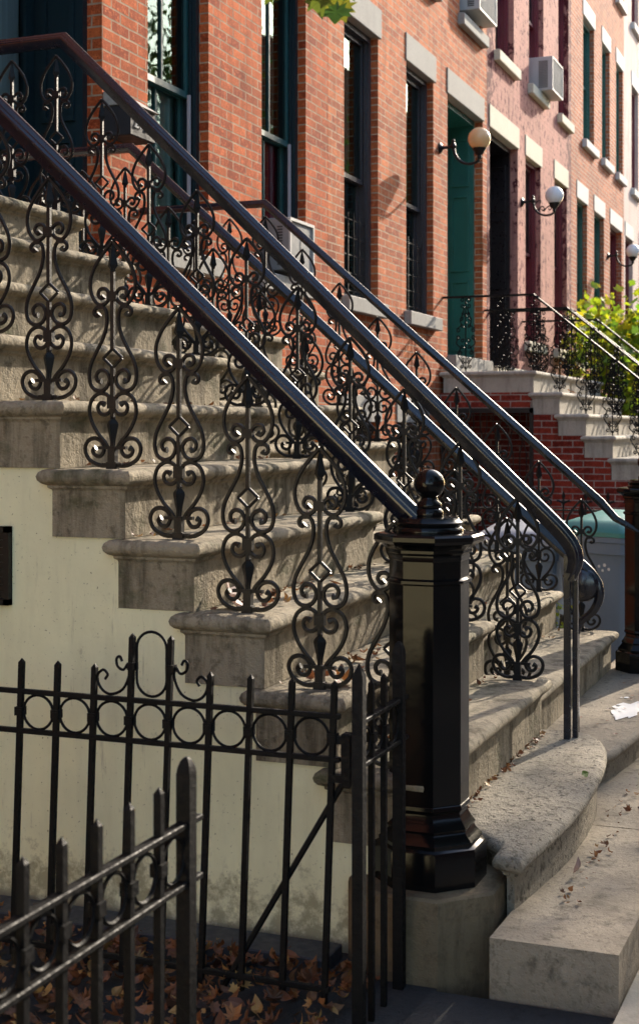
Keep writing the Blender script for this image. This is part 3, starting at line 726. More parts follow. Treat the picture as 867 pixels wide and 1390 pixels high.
def door(house, x0, x1, z0, z1, m, glass_curtain=None, depth=.42, open_dark=False, transom=True):
    y = D+depth; f = MB(); x0 += .002; x1 -= .002; z1 -= .005; z0 += .001
    # panelled jamb linings of the deep recess
    f.box(x0,x0+.05,D+.10,y+.08,z0,z1); f.box(x1-.05,x1,D+.10,y+.08,z0,z1); f.box(x0+.05,x1-.05,D+.10,y+.08,z1-.06,z1)
    for za, zb in ((z0+.12,z0+.95),(z0+1.05,z0+1.95),(z0+2.05,z1-.2)):
        for xx in (x1-.05, x0+.05):
            s_ = -1 if xx == x1-.05 else 1
            f.box(xx,xx+s_*.022,D+.15,D+.18,za,zb); f.box(xx,xx+s_*.022,D+.34,D+.37,za,zb)
            f.box(xx,xx+s_*.022,D+.18,D+.34,za,za+.03); f.box(xx,xx+s_*.022,D+.18,D+.34,zb-.03,zb)
    jm = part('door_frame', f, m, house)
    w = x1-x0-.1; xa = x0+.05; zt = z0+2.25
    if transom:
        tm = MB().box(xa,xa+w,y,y+.08,zt,zt+.08)
        part('transom_bar', tm, m, jm)
        part('pane', MB().quad((xa,y+.04,zt+.08),(xa+w,y+.04,zt+.08),(xa+w,y+.04,z1-.06),(xa,y+.04,z1-.06)), M['glass'], jm)
    else: zt = z1-.06
    for i in (0, 1):
        a = xa+w*i/2+.004; b_ = xa+w*(i+1)/2-.004; q = .09; d_ = MB()
        zg = z0+1.0
        d_.box(a,a+q,y+.01,y+.055,z0,zt-.004); d_.box(b_-q,b_,y+.01,y+.055,z0,zt-.004)
        for za, zb in ((z0,z0+.18),(zg-.16,zg),(zt-.14,zt-.004)): d_.box(a+q,b_-q,y+.01,y+.055,za,zb)
        d_.box(a+q,b_-q,y+.03,y+.05,z0+.18,zg-.16); d_.box(a+q+.05,b_-q-.05,y+.018,y+.03,z0+.23,zg-.21)
        dd = part('door_leaf', d_, m, house)
        part('pane', MB().quad((a+q,y+.03,zg),(b_-q,y+.03,zg),(b_-q,y+.03,zt-.14),(a+q,y+.03,zt-.14)), M['glass'], dd)
        if glass_curtain:
            vs = []; cb = MB(); n = 26
            for j in range(n+1): xx = a+q+(b_-a-2*q)*j/n; yy = y+.07+.010*math.sin(j*2.1); vs += [(xx,yy,zg),(xx,yy,zt-.14)]
            cb.add(vs, [(2*j,2*j+2,2*j+3,2*j+1) for j in range(n)]); part('curtain', cb, M[glass_curtain], dd, smooth=80)
        if i == 0:
            part('door_knob', MB().lathe([(.02,0),(.022,-.006),(.008,-.012),(.008,-.03),(.026,-.04),(.028,-.052),(.016,-.064),(.001,-.066)], (b_-.05,y+.01,z0+1.0), 16, axis='y'), M['brass'], dd, smooth=60)

def house(label, x0, x1, bm, ops, lint, sillm, zl=3.60):
    t = thing('row_house', ((x0+x1)/2, D, -2.5), label, 'house', 'attached row houses')
    z0, z1 = -3.6, 10.6
    xs = sorted(set([x0, x1]+[o[0] for o in ops]+[o[1] for o in ops])); zs = sorted(set([z0, z1]+[o[2] for o in ops]+[o[3] for o in ops]))
    w = MB()
    for i in range(len(xs)-1):
        for j in range(len(zs)-1):
            cx, cz = (xs[i]+xs[i+1])/2, (zs[j]+zs[j+1])/2
            if any(o[0] < cx < o[1] and o[2] < cz < o[3] for o in ops): continue
            w.quad((xs[i],D,zs[j]),(xs[i+1],D,zs[j]),(xs[i+1],D,zs[j+1]),(xs[i],D,zs[j+1]))
    for o in ops:
        dp = o[4]['depth']+.1 if o[4].get('door') else .30
        a, b_, c_, d_ = o[:4]; e = D+dp
        w.quad((a,D,c_),(a,D,d_),(a,e,d_),(a,e,c_)); w.quad((b_,D,d_),(b_,D,c_),(b_,e,c_),(b_,e,d_))
        w.quad((a,D,d_),(b_,D,d_),(b_,e,d_),(a,e,d_))
        if c_ < .3: w.quad((b_,D,c_),(a,D,c_),(a,e,c_),(b_,e,c_))
    w.quad((x0,D,z0),(x0,D,z1),(x0,14,z1),(x0,14,z0)); w.quad((x1,D,z1),(x1,D,z0),(x1,14,z0),(x1,14,z1)); w.quad((x1,14,z0),(x0,14,z0),(x0,14,z1),(x1,14,z1))
    part('wall', w, bm, t)
    part('roof', MB().box(x0,x1,D+.02,14,z1,z1+.1), M['asphalt'], t)
    part('cornice', MB().box(x0,x1,D-.35,D-.002,z1-.15,z1+.15).box(x0,x1,D-.22,D-.002,z1-.5,z1-.152), M['charcoal'], t)
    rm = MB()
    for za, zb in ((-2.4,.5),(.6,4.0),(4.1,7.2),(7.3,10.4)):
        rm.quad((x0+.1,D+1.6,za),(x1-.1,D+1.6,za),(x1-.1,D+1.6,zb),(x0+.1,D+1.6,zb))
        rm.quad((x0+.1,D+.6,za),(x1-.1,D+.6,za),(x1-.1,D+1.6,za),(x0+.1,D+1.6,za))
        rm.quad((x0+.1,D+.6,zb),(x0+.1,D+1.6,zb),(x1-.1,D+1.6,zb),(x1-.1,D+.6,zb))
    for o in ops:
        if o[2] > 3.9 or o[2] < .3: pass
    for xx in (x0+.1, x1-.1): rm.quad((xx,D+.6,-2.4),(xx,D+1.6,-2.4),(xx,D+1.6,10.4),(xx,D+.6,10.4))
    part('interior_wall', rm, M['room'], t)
    for o in ops:
        a, b_, c_, d_ = o[:4]; kw = dict(o[4])
        lm = kw.pop('lint', lint); isdoor = kw.pop('door', False); kw2 = {k: v for k, v in kw.items() if k != 'depth'}
        e = .012; ov = .04 if isdoor else .07
        part('lintel', MB().bbox(a-.02,b_+ov,D-e,D+.10,d_-.003,d_+(.27 if c_ > .3 else .24),.006), lm, t)
        if isdoor:
            door(t, a, b_, c_, d_, depth=kw['depth'], **kw2)
            part('door_sill', MB().bbox(a-.0,b_+.10,D-.10,D+.5,c_-.20,c_-.002,.008), sillm, t)
        else:
            if c_ > .3: part('sill', MB().bbox(a-.06,b_+.09,D-.075,D+.20,c_-.135,c_-.002,.008), sillm, t)
            window(t, a, b_, c_, d_, **kw2)
    return t
def floors(cols, frame, first=True, z2=(4.58,6.57), z3=(7.75,9.6), **kw):
    out = []
    for (a, b_) in cols:
        out.append((a, b_, z2[0], z2[1], dict(frame=frame, **kw))); out.append((a, b_, z3[0], z3[1], dict(frame=frame, **kw)))
    return out
G = M
house('orange brick house behind the nearest stoop, mostly outside the left edge', -.6, 5.35, M['brick_z'],
      [(4.0,5.2,1.0,3.6,dict(door=True,depth=.42,m=M['navy'],glass_curtain='curtain'))]+
      [(a,a+.9,1.15,3.6,dict(frame=M['teal'],curtain_low='curtain_teal')) for a in (.3,2.1)]+floors([(.3,1.2),(2.1,3.0),(3.9,4.8)], M['teal']), M['lintel'], M['lintel'])
house('orange brick house with teal windows and curtained dark door behind the second stoop', 5.354, 10.90, M['brick_z'],
      [(5.70,7.20,.76,3.6,dict(door=True,depth=.42,m=M['navy'],glass_curtain='curtain',transom=False)),
       (7.76,8.63,1.16,3.6,dict(frame=M['navy'],sash=M['teal'],curtain_low='curtain_teal',track=True,sash_mid=2.27)),
       (9.53,10.41,1.16,3.6,dict(frame=M['navy'],sash=M['teal'],curtain_low='curtain_red',track=True,sash_mid=2.27)),
       (8.30,9.2,-1.3,.02,dict(frame=M['charcoal'])),(9.62,10.45,-1.3,.02,dict(frame=M['charcoal']))]+floors([(5.9,6.8),(7.76,8.63),(9.53,10.41)], M['teal']), M['lintel'], M['lintel'])
house('salmon brick house with charcoal windows and the green front door', 10.904, 16.14, M['brick_a'],
      [(14.47,15.95,.78,3.6,dict(door=True,depth=.42,m=M['green'])),
       (11.29,12.19,1.14,3.6,dict(frame=M['charcoal'],guard=True,mull=False,sash_mid=2.25)),(13.03,13.95,1.14,3.6,dict(frame=M['charcoal'],guard=True,mull=False,sash_mid=2.25)),
       (11.25,12.2,-1.5,.05,dict(frame=M['charcoal'])),(12.75,13.7,-1.5,.05,dict(frame=M['charcoal']))]+floors([(11.29,12.19),(13.03,13.95),(14.95,15.87)], M['charcoal'], mull=False), M['lintel'], M['lintel'])
house('pink painted brick house with peeling paint and maroon windows', 16.144, 21.20, M['brick_b'],
      [(16.27,17.72,.74,3.6,dict(door=True,depth=.42,m=M['darkdoor'])),
       (18.15,19.07,1.14,3.6,dict(frame=M['maroon'],mull=False)),(19.97,20.88,1.14,3.6,dict(frame=M['maroon'],mull=False))]+floors([(16.55,17.5),(18.35,19.25),(20.25,21.0)], M['maroon'], mull=False), M['lintel_cream'], M['lintel_cream'])
house('tan brick house with narrow green windows between the pink and the cream houses', 21.204, 26.15, M['brick_c'],
      [(24.65,25.9,.7,3.58,dict(door=True,depth=.35,m=M['maroon'])),
       (21.65,22.50,1.10,3.58,dict(frame=M['greenc'],mull=False)),(23.12,24.05,1.10,3.58,dict(frame=M['greenc'],mull=False))]+floors([(22.16,23.12),(23.85,24.62),(25.28,26.02)], M['greenc'], mull=False), M['lintel_white'], M['lintel_white'])
house('cream painted house with maroon windows, farthest in view', 26.154, 31.3, M['brick_d'],
      [(26.3,27.2,1.1,3.58,dict(frame=M['maroon'],mull=False)),(28.0,28.9,1.1,3.58,dict(frame=M['maroon'],mull=False)),
       (29.6,31.0,.7,3.58,dict(door=True,depth=.35,m=M['maroon']))]+floors([(27.05,27.9),(28.8,29.7),(30.2,31.0)], M['maroon'], mull=False), M['lintel_white'], M['lintel_white'])
house('red brick house past the cream one, hidden by the picture edge', 31.304, 42, M['brick_c'],
      [(32.0+1.8*i,32.9+1.8*i,1.1,3.58,dict(frame=M['greenc'],mull=False)) for i in range(5)], M['lintel_white'], M['lintel_white'])

# ------------------------------------------------------------------ wall lamps
def lamp(x, z, om, label, sc=1.0, fancy=False):
    t = thing('wall_lamp', (x, D, z), label, 'lamp', 'globe lamps beside the front doors')
    def q(y, h): return (x, D-y*sc, z+h*sc)
    part('wall_plate', MB().lathe([(.001,-.012),(.048,-.012),(.055,0),(.055,.002)][::-1] if False else [(.060,-.001),(.060,-.012),(.050,-.020),(.030,-.030),(.018,-.045),(.014,-.09)], (x,D,z), 8, axis='y', rot=R(22.5)), M['iron'], t, smooth=30)
    a = MB()
    a.tube(catmull([q(.08,0),q(.13,.005),q(.155,-.02),q(.17,-.08),(q(.215,-.145)),q(.29,-.185),q(.37,-.185),q(.42,-.16),q(.43,-.125)],4), .015*sc, 8)
    a.lathe([(.018,-.03),(.028,-.01),(.030,.01),(.018,.03),(.012,.04),(.020,.055),(.006,.075)], q(.15,.01), 12)
    if fancy:
        for s_ in (0,.09): a.tube(catmull([q(.20+s_,-.14),q(.24+s_,-.09),q(.28+s_,-.07),q(.30+s_,-.10),q(.28+s_,-.125),q(.265+s_,-.10)],3), .008, 5)
        a.tube(catmull([q(.17,-.05),q(.21,0),q(.25,.01),q(.245,-.03)],3), .008, 5)
    part('arm', a, M['iron'], t, smooth=60)
    part('globe_holder', MB().lathe([(.018,-.15),(.026,-.13),(.022,-.11),(.045,-.09),(.052,-.07),(.070,-.05),(.074,-.035),(.066,-.03)], q(.43,0), 20), M['iron'], t, smooth=40)
    r = .118*sc; pr = []
    for i in range(17): aa = -math.pi/2+.5+(math.pi-.5)*i/16; pr.append((max(.001, r*math.cos(aa)), r*math.sin(aa)))
    part('globe', MB().lathe(pr, q(.43,.065), 28), om, t, smooth=80)
lamp(14.18, 2.95, M['opal_warm'], 'black bracket lamp with a warm cream globe beside the green front door')
lamp(17.93, 2.94, M['opal'], 'black scrolled bracket lamp with a white globe on the pink painted house', fancy=True)
lamp(24.42, 2.98, M['opal'], 'bracket lamp with a white globe on the tan brick house, farthest of the lamps')

# ------------------------------------------------------------------ air conditioners
def ac(x0, x1, y0, z0, z1, body, label, louvers=True, mark=False):
    t = thing('air_conditioner', ((x0+x1)/2, D, z0), label, 'air conditioner', 'window air conditioners')
    part('case', MB().bbox(x0,x1,y0,D+.25,z0,z1,.008), body, t)
    fr = MB(); e = .022
    for a in ((x0,x0+e,z0,z1),(x1-e,x1,z0,z1),(x0+e,x1-e,z0,z0+e),(x0+e,x1-e,z1-e,z1)): fr.box(a[0],a[1],y0-.014,y0-.0005,a[2],a[3])
    part('rim', fr, M['white'], t)
    lv = MB()
    n = int((z1-z0-.08)/.022)
    for i in range(n):
        z = z0+.04+i*.022
        lv.box(x0-.004,x0-.0005,y0+.05,y0+(D-y0)*.85,z,z+.010)
    part('side_louvers', lv, M['darkwood'], t)
    if not mark:
        gr = MB()
        for i in range(int((x1-x0-.06)/.02)): gr.box(x0+.03+i*.02,x0+.037+i*.02,y0-.008,y0-.001,z0+.03,z1-.03)
        part('front_grille', gr, M['acgrey'], t)
    return t
ac(9.79, 10.29, 4.09, 1.20, 1.60, M['acgrey'], 'grey air conditioner with a plain panel face in the window with the red curtain', mark=True)
ac(18.80, 19.50, 3.99, 4.59, 5.05, M['white'], 'white air conditioner jutting from an upper window of the pink painted house')
ac(15.20, 15.98, 4.05, 4.69, 5.10, M['white'], 'white air conditioner cut off by the top edge, above the green front door')

def text_obj(name, body, size, loc, rot, m, parent, extr=.002):
    cu = bpy.data.curves.new(name, 'FONT'); cu.body = body; cu.size = size; cu.extrude = extr; cu.align_x = 'CENTER'; cu.align_y = 'CENTER'
    tmp = bpy.data.objects.new('tmp', cu); C.objects.link(tmp)
    dg = bpy.context.evaluated_depsgraph_get(); me = bpy.data.meshes.new_from_object(tmp.evaluated_get(dg))
    bpy.data.objects.remove(tmp); me.materials.clear(); me.materials.append(m)
    o = bpy.data.objects.new(name, me); C.objects.link(o); o.parent = parent
    r = rootloc(parent); o.location = (loc[0]-r[0], loc[1]-r[1], loc[2]-r[2]); o.rotation_euler = rot; return o

# mailbox with house numbers
t = thing('mailbox', (7.55, D, 1.66), 'dark grey wall box with white numbers on the brick pier beside the curtained door', 'mailbox')
b_ = MB(); b_.bbox(7.222,7.52,4.02,4.198,1.72,1.90,.006); part('box', b_, M['mail'], t)
part('lid', MB().prism_x([(4.0,1.902),(4.198,1.902),(4.198,1.985),(4.13,1.985)], 7.212, 7.54), M['lintel'], t)
text_obj('number_plate', '21-20', .095, (7.37,4.014,1.80), (R(90),0,0), M['lintel_white'], t)
ac_t = [o for o in C.objects if o.name.startswith('air_conditioner') and 'red curtain' in o.get('label','')][0]
text_obj('painted_mark', 'J', .11, (10.03,4.088,1.41), (R(90),0,0), M['charcoal'], ac_t, .001)

# ------------------------------------------------------------------ bins
def bin_(cx, cy, zb, h, w, d, rot, lid, label, mark=None):
    t = thing('wheeled_bin', (cx,cy,zb), label, 'rubbish bin', 'wheeled rubbish bins')
    t.rotation_euler = (0,0,rot)
    O = (0,0,0)
    def P(name, mb, m, sm=None):
        me = mb.mesh(name, m, O, sm); o = bpy.data.objects.new(name, me); C.objects.link(o); o.parent = t; return o
    c = MB(); hw, hd = w/2, d/2
    prof = []
    vs = []; n = 0
    def rr(hw_, hd_, r, z):
        out = []
        for (sx, sy, a0) in ((1,-1,-90),(1,1,0),(-1,1,90),(-1,-1,180)):
            for i in range(4):
                a = R(a0+30*i); out.append((sx*(hw_-r)+r*math.cos(a), sy*(hd_-r)+r*math.sin(a), z))
        return out
    rings = [rr(hw*.80,hd*.78,.04,.03), rr(hw*.93,hd*.94,.04,h*.80), rr(hw*.94,hd*.95,.04,h*.815), rr(hw*1.0,hd*1.0,.045,h*.82), rr(hw*1.01,hd*1.01,.045,h*.885), rr(hw*1.05,hd*1.05,.05,h*.89), rr(hw*1.05,hd*1.05,.05,h*.92)]
    vs = [p for r_ in rings for p in r_]; fs = []
    for k in range(len(rings)-1):
        for i in range(16): j = (i+1) % 16; fs.append((k*16+i,k*16+j,(k+1)*16+j,(k+1)*16+i))
    fs.append(tuple(range(16))[::-1]); fs.append(tuple(range(96,112)))
    P('body', c.add(vs, fs), M['binblue'], 35)
    l = MB(); rings = [rr(hw*1.07,hd*1.07,.05,h*.922), rr(hw*1.07,hd*1.07,.05,h*.95), rr(hw*1.0,hd*1.0,.05,h*.975), rr(hw*.7,hd*.7,.05,h*1.0)]
    vs = [(p[0],p[1],p[2]+(.10*(p[0]/hw*.35+.35) if i else 0)) for i, r_ in enumerate(rings) for p in r_]; fs = []
    for k in range(3):
        for i in range(16): j = (i+1) % 16; fs.append((k*16+i,k*16+j,(k+1)*16+j,(k+1)*16+i))
    fs.append(tuple(range(16))[::-1]); fs.append(tuple(range(48,64)))
    P('lid', l.add(vs, fs), lid, 35)
    P('handle', MB().tube([(hw*1.05,-hd*.8,h*.9),(hw*1.22,-hd*.8,h*.93),(hw*1.22,hd*.8,h*.93),(hw*1.05,hd*.8,h*.9)], .013, 8), M['binblue'], 50)
    for sg in (-1,1): P('wheel', MB().lathe([(.05,-.025),(.095,-.022),(.1,0),(.095,.022),(.05,.025)], (hw*.75, sg*(hd*.92), .1), 18) if False else MB().lathe([(.05,-.025),(.095,-.022),(.1,0),(.095,.022),(.05,.025)], (hw*.75, sg*hd*.9, .1), 18, axis='y'), M['iron'], 40)
    if mark: text_obj_local(t, mark, hw, hd, h)
    return t
def text_obj_local(t, mark, hw, hd, h):
    cu = bpy.data.curves.new('stencil', 'FONT'); cu.body = mark; cu.size = .085; cu.extrude = .001; cu.align_x = 'CENTER'
    tmp = bpy.data.objects.new('tmp', cu); C.objects.link(tmp); dg = bpy.context.evaluated_depsgraph_get()
    me = bpy.data.meshes.new_from_object(tmp.evaluated_get(dg)); bpy.data.objects.remove(tmp); me.materials.clear(); me.materials.append(M['bingrey'])
    o = bpy.data.objects.new('stencil', me); C.objects.link(o); o.parent = t; o.location = (-hw*.915,0,h*.55); o.rotation_euler = (R(90),0,R(-90))
bin_(9.05, 1.52, -1.66, 1.06, .58, .52, R(-22), M['binteal'], 'blue-grey wheeled bin with a teal lid behind the far edge of the second stoop')
bin_(9.25, 2.12, -1.67, .98, .58, .56, R(-4), M['bingrey'], 'blue-grey wheeled bin with a pale grey lid, left of the teal-lidded one', 'EL')
sp = MB()
t = [o for o in C.objects if o.get('label','').startswith('blue-grey wheeled bin with a teal')][0]
for (yy, zz, r) in ((-.10,.80,.018),(-.06,.79,.014),(-.13,.775,.013),(-.085,.765,.011)):
    sp.lathe([(r,-.003),(r*.6,-.006)], (-.262,yy,zz), 6, axis='x')
o = bpy.data.objects.new('paint_splash', sp.mesh('paint_splash', M['spot'])); C.objects.link(o); o.parent = t

# ------------------------------------------------------------------ leaves and plants
LEAF = [(0,-.5),(.06,-.30),(.28,-.38),(.22,-.20),(.50,-.06),(.36,.04),(.44,.24),(.22,.18),(.14,.30),(0,.55),(-.14,.30),(-.22,.18),(-.44,.24),(-.36,.04),(-.50,-.06),(-.22,-.20),(-.28,-.38),(-.06,-.30)]
OVAL = [(0,-.5),(.10,-.36),(.2,-.2),(.26,0),(.22,.2),(.12,.38),(0,.52),(-.12,.36),(-.22,.2),(-.25,0),(-.2,-.2),(-.1,-.36)]
def leaf(mb, pos, size, yaw, tilt=0, roll=0, curl=.35, shape=None):
    ca, sa = math.cos(yaw), math.sin(yaw); vs = []
    shp = shape or LEAF
    pts = [(0,0)]+shp
    for (a, b_) in pts:
        z = curl*(a*a+b_*b_*.8)*size+random.uniform(-.03,.03)*size
        x, y = a*size, b_*size
        y, z = y*math.cos(tilt)-z*math.sin(tilt), y*math.sin(tilt)+z*math.cos(tilt)
        x, z = x*math.cos(roll)-z*math.sin(roll), x*math.sin(roll)+z*math.cos(roll)
        vs.append((pos[0]+x*ca-y*sa, pos[1]+x*sa+y*ca, pos[2]+z))
    n = len(shp); mb.add(vs, [(0,i+1,(i+1) % n+1) for i in range(n)])
U = random.uniform
lt = MB()
for i in range(5200):
    x = U(.9,3.70); y = U(1.26,3.2); leaf(lt, (x,y,-1.535+U(.003,.07)*(1 if x < 3.6 else .4)), U(.015,.065), U(0,6.3), U(-1.0,1.0), U(-1.0,1.0), U(.3,2.3), OVAL if i % 3 else None)
lo = struct('leaf_litter', lt, M['leaf_dry'], kind='stuff')
ld = MB()
def strip(x0, x1, y, z, n, w=.03, s=(.012,.035)):
    for i in range(n): leaf(ld, (U(x0,x1), y-abs(random.gauss(0,w)), z+U(.004,.014)), U(*s), U(0,6.3), U(-.8,.8), U(-.8,.8), U(.2,2), OVAL if i % 4 else None)
for k in range(1,10): strip(X1a+.05, X1b-.05, N1-RUN1*(k-1)+.03, T1-RISE1*k, 26 if k > 5 else 14)
strip(4.1, 5.5, N1-RUN1*9+.035, T1-RISE1*10, 90, .012, (.012,.03))
for k in (7,8,9): strip(4.0, 4.7, N1-RUN1*(k-1)-.02, T1-RISE1*k, 18, .06, (.02,.05))
for k in range(1,9): strip(X2a+.1, X2b-.1, N2-RUN2*(k-1)+.03, T2-RISE2*k, 10)
for i in range(26): x = U(4.0,4.95); leaf(ld, (x, .85-abs(random.gauss(0,.035)), gz(x)+.008), U(.010,.032), U(0,6.3), U(-.8,.8), U(-.8,.8), U(.3,2), OVAL if i % 4 else None)
for i in range(40): x = U(5.0,6.6); leaf(ld, (x, .90-abs(random.gauss(0,.05)), gz(x)+.008), U(.010,.04), U(0,6.3), U(-.8,.8), U(-.8,.8), U(.3,2), OVAL if i % 4 else None)
for i in range(26): leaf(ld, (U(5.7,7.6), U(1.0,1.25), T2-RISE2*9+.008), U(.01,.03), U(0,6.3))
struct('leaf_crumbs', ld, M['leaf_dry'], kind='stuff')
def fallen(x, y, z, s, yaw, m, label, tilt=.1, roll=.1, curl=.5, shape=None):
    mb = MB(); leaf(mb, (x,y,z), s, yaw, tilt, roll, curl, shape)
    single('fallen_leaf', mb, m, (x,y,z), label, 'leaf', 'single fallen leaves')
zt = lambda k: T1-RISE1*k
fallen(3.98, 1.86, zt(7)+.03, .16, .6, M['leaf_purple'], 'large pale curled dead leaf beside a baluster foot of the nearest railing', 1.0, .3, .7)
fallen(3.98, 1.47, zt(8)+.02, .10, 2.0, M['leaf_dry'], 'brown curled leaf at the foot of the last baluster left of the nearest newel', .5, .2, .9)
fallen(4.25, 1.83, zt(7)+.01, .06, 1.2, M['leaf_yellow'], 'small orange leaf on the tread behind the nearest newel', .2, .5, .6)
fallen(4.36, 1.21+.0, zt(9)+.012, .035, .3, M['leaf_yellow'], 'tiny tan leaf lying near the edge of the tread above the curved step', .2, .3, .6)
fallen(4.10, 2.16, zt(6)+.015, .07, .9, M['leaf_dry'], 'rust brown leaf halfway up the nearest stoop by the stair railing', .3, .2, .7)
fallen(6.3, 1.40, zt(9)-.10, .03, 4, M['leaf_dry'], 'speck of a brown leaf on the second stoop above the platform', .2, .2, .6)
fallen(4.86, .915, T1-RISE1*10+.015, .05, 1.3, M['leaf_lime'], 'narrow green leaf on the edge of the curved bottom step', 0, .9, .3, OVAL)
fallen(4.33, .835, gz(4.3)+.03, .055, 2.6, M['leaf_purple'], 'pale upright dead leaf leaning against the front of the curved bottom step', 1.3, .2, 1.2, OVAL)
fallen(4.78, .70, gz(4.8)+.01, .045, 2.6, M['leaf_dry'], 'dark brown leaf alone on the flagstone below the curved step', .4, .2, .9)
fallen(14.9, 2.95, T3-RISE3+.02, .12, 1, M['leaf_yellow'], 'orange leaf on the upper tread of the brick sided stoop', .3, .3, .4)

def shrub(name, cx, cy, zb, rx, ry, h, n, m, label, cat, stem=True, size=(.05,.11), group=None, z0=.25):
    t = thing(name, (cx,cy,zb), label, cat, group)
    st = MB()
    for i in range(6):
        a = U(0,6.3); r_ = U(.2,.7)
        st.tube(catmull([(cx+U(-.05,.05),cy+U(-.05,.05),zb-.05),(cx+rx*.3*r_*math.cos(a),cy+ry*.3*r_*math.sin(a),zb+h*.4),(cx+rx*r_*math.cos(a),cy+ry*r_*math.sin(a),zb+h*.85)],4), [.022-.0018*j for j in range(9)], 5)
    part('stems', st, M['bark'], t, smooth=60)
    lf = MB(); clumps = [(U(-1,1),U(-1,1),U(z0,1)) for _ in range(26)]
    for i in range(n):
        c = random.choice(clumps)
        x = c[0]*.8+random.gauss(0,.16); y = c[1]*.8+random.gauss(0,.16); z = c[2]+random.gauss(0,.07)
        if z < .05: continue
        leaf(lf, (cx+x*rx, cy+y*ry, zb+z*h), U(*size), U(0,6.3), U(-1.3,1.3), U(-1,1), U(.1,.4))
    part('foliage', lf, m, t)
    return t
shrub('leafy_shrub', 18.95, 3.4, -2.1, .9, .8, 3.5, 2300, M['leaf_lime'], 'bright lime green leafy shrub glowing in the sun beyond the scrolled railings', 'shrub', size=(.08,.19))
shrub('leafy_shrub', 20.9, 3.15, -2.2, 1.1, .9, 3.7, 2300, M['leaf_lime'], 'lime green shrub at the right edge, behind and right of the other lime shrub', 'shrub', size=(.08,.19))
shrub('weed', 8.05, 1.68, -1.62, .14, .12, .62, 90, M['leaf_lime'], 'small lime green weed growing at the far corner of the second stoop by the bins', 'plant', size=(.03,.06), z0=.5)

def tree(x, y, zb, hc, rc, label, n=5200, trunk_r=.2, size=(.14,.26), limb=None):
    t = thing('street_tree', (x,y,zb), label, 'tree', 'street trees')
    tk = MB(); tk.tube(catmull([(x,y,zb-.2),(x+.05,y,zb+1.5),(x-.05,y+.08,zb+3),(x+.1,y,zb+hc)],5), [trunk_r*(1-.045*i) for i in range(16)], 9)
    tips = []
    for i in range(16):
        a = U(0,6.3); e = U(.2,1.1); ln = rc*U(.6,1.05); s_ = zb+hc*U(.45,.85)
        p0 = (x,y,s_); p1 = (x+ln*.5*math.cos(a)*math.cos(e), y+ln*.5*math.sin(a)*math.cos(e), s_+ln*.55*math.sin(e)); p2 = (x+ln*math.cos(a)*math.cos(e), y+ln*math.sin(a)*math.cos(e), s_+ln*1.2*math.sin(e))
        tk.tube(catmull([p0,p1,p2],4), [trunk_r*.35*(1-.1*j) for j in range(9)], 5); tips += [p1, p2, p2]
    if limb:
        tk.tube(catmull(limb, 5), [max(.004, .05*(1-i/(5*(len(limb)-1)))) for i in range(5*(len(limb)-1)+1)], 6)
    part('trunk', tk, M['bark'], t, smooth=60)
    cr = MB()
    for i in range(n):
        c = random.choice(tips); g_ = rc*.2
        p = (c[0]+random.gauss(0,g_), c[1]+random.gauss(0,g_), c[2]+random.gauss(0,g_*.8))
        s_ = U(*size); leafq(cr, p, s_)
    if limb:
        e = Vector(limb[-1])
        for i in range(44):
            q = e+Vector((random.gauss(0,.07),random.gauss(0,.06),random.gauss(.03,.05))); leaf(cr, q, U(.05,.09), U(0,6.3), U(-1.4,1.4), U(-1,1), .2)
    part('crown', cr, M['leaf_green'], t)
    return t
def leafq(mb, p, s):
    u = Vector((U(-1,1),U(-1,1),U(-1,1))).normalized(); w = u.orthogonal().normalized(); a = U(0,6.3); w = w*math.cos(a)+u.cross(w)*math.sin(a); P = Vector(p)
    mb.add([P-u*s*.5, P+w*s*.28+u.cross(w)*s*.05, P+u*s*.5, P-w*s*.28+u.cross(w)*s*.05], [(0,1,2,3)])
TL = 'leafy street tree along the kerb, outside the frame, reflected in the window glass'
protos = [tree(10.5, -5.0, gz(10.5)-.15, 8.6, 3.4, TL, n=6500), tree(26.5, -5.0, gz(26.5)-.15, 9.6, 3.6, TL, n=6500)]
def copy_thing(o, loc, rz):
    c = o.copy(); C.objects.link(c); c.location = loc; c.rotation_euler = (0,0,rz)
    for ch in o.children:
        d = ch.copy(); C.objects.link(d); d.parent = c
    return c
for i, (x, y) in enumerate(((-13,-4.9),(-5,-5.0),(3,-5.0),(18.5,-5.2),(35,-5.1),(44,-5.0),(54,-5.0),(66,-5.0),(-4,-12.5),(8,-12.4),(20,-12.6),(33,-12.4),(47,-12.5),(62,-12.4))):
    copy_thing(protos[i % 2], (x,y,gz(x)-.15), i*1.3)
limb = [(2.9,-1.2,3.4),(2.85,-.2,3.0),(2.8,.6,2.2),(2.78,.98,1.4),(2.775,1.12,.995)]
tree(3.4, -3.6, gz(3.4)-.15, 6.0, 2.2, 'street tree whose drooping green twig hangs blurred at the top edge', n=2500, limb=limb)
bo = thing('apartment_building', (30,-18,-3), 'long brick building across the street, outside the frame, reflected in the window glass', 'building')
bw = MB().box(-15,75,-24,-17.0,-5,7.5); bw.box(62,130,-19.5,-17.02,-5,19); part('wall', bw, M['brick_c'], bo)  # taller thin block added to cut bright sky out of the window reflections
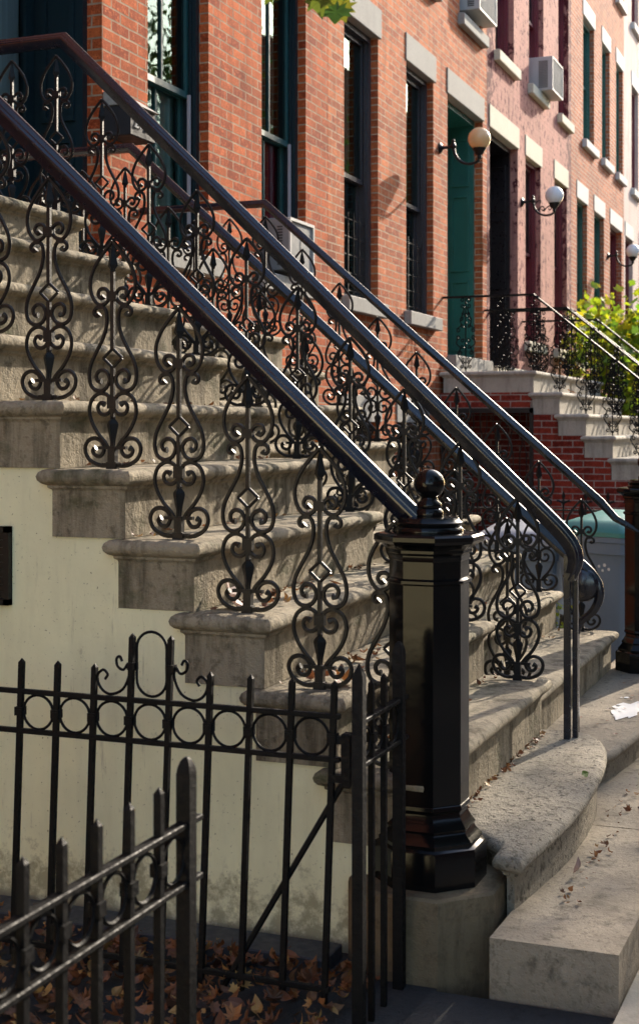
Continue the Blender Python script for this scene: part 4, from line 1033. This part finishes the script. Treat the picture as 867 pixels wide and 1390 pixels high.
bw = MB()
for i in range(44):
    for z in (-.5,2.6,5.2): bw.box(-13.5+2*i,-12.6+2*i,-17.0,-16.97,z,z+1.6)
part('windows', bw, M['charcoal'], bo)
hl = house('orange brick house left of the picture edge, at the start of the row', -14, -.604, M['brick_z'],
      [(-12.6+1.9*i,-11.7+1.9*i,1.15,3.6,dict(frame=M['teal'],curtain_low='curtain_teal')) for i in range(6)], M['lintel'], M['lintel'])

# ------------------------------------------------------------------ camera, light, world
cam = bpy.data.cameras.new('camera'); co = bpy.data.objects.new('camera', cam); C.objects.link(co); S.camera = co
cam.sensor_fit = 'HORIZONTAL'; cam.sensor_width = 36; cam.lens = 1896.0/867*36
cam.shift_y = -(695.0-580.0)/867
co.location = (0,0,0); co.rotation_euler = (R(90), 0, THETA-R(90))
cam.clip_start = .05; cam.clip_end = 500
cam.dof.use_dof = True; cam.dof.focus_distance = 5.2; cam.dof.aperture_fstop = 10

EL, AZ = R(24), R(-13)                             # sun: up, and measured from +x toward the street
sd = bpy.data.lights.new('sun', 'SUN'); sd.energy = 2.9; sd.angle = R(.55); sd.color = (1,.88,.72)
so = bpy.data.objects.new('sun', sd); C.objects.link(so)
v = Vector((math.cos(EL)*math.cos(AZ), math.cos(EL)*math.sin(AZ), math.sin(EL)))
so.rotation_euler = v.to_track_quat('Z', 'Y').to_euler(); so.location = (20,-5,15)
w = bpy.data.worlds.new('World'); S.world = w; w.use_nodes = True; nt = w.node_tree
sky = nt.nodes.new('ShaderNodeTexSky'); sky.sky_type = 'NISHITA'; sky.sun_disc = False
sky.sun_elevation = EL; sky.sun_rotation = math.pi/2-AZ; sky.dust_density = 2.0; sky.air_density = 1.0
nt.links.new(sky.outputs[0], nt.nodes['Background'].inputs[0]); nt.nodes['Background'].inputs[1].default_value = .15
S.view_settings.view_transform = 'Standard'; S.view_settings.look = 'None'; S.view_settings.gamma = 1
S.view_settings.exposure = 1.8
S.cycles.max_bounces = 8; S.cycles.transparent_max_bounces = 16
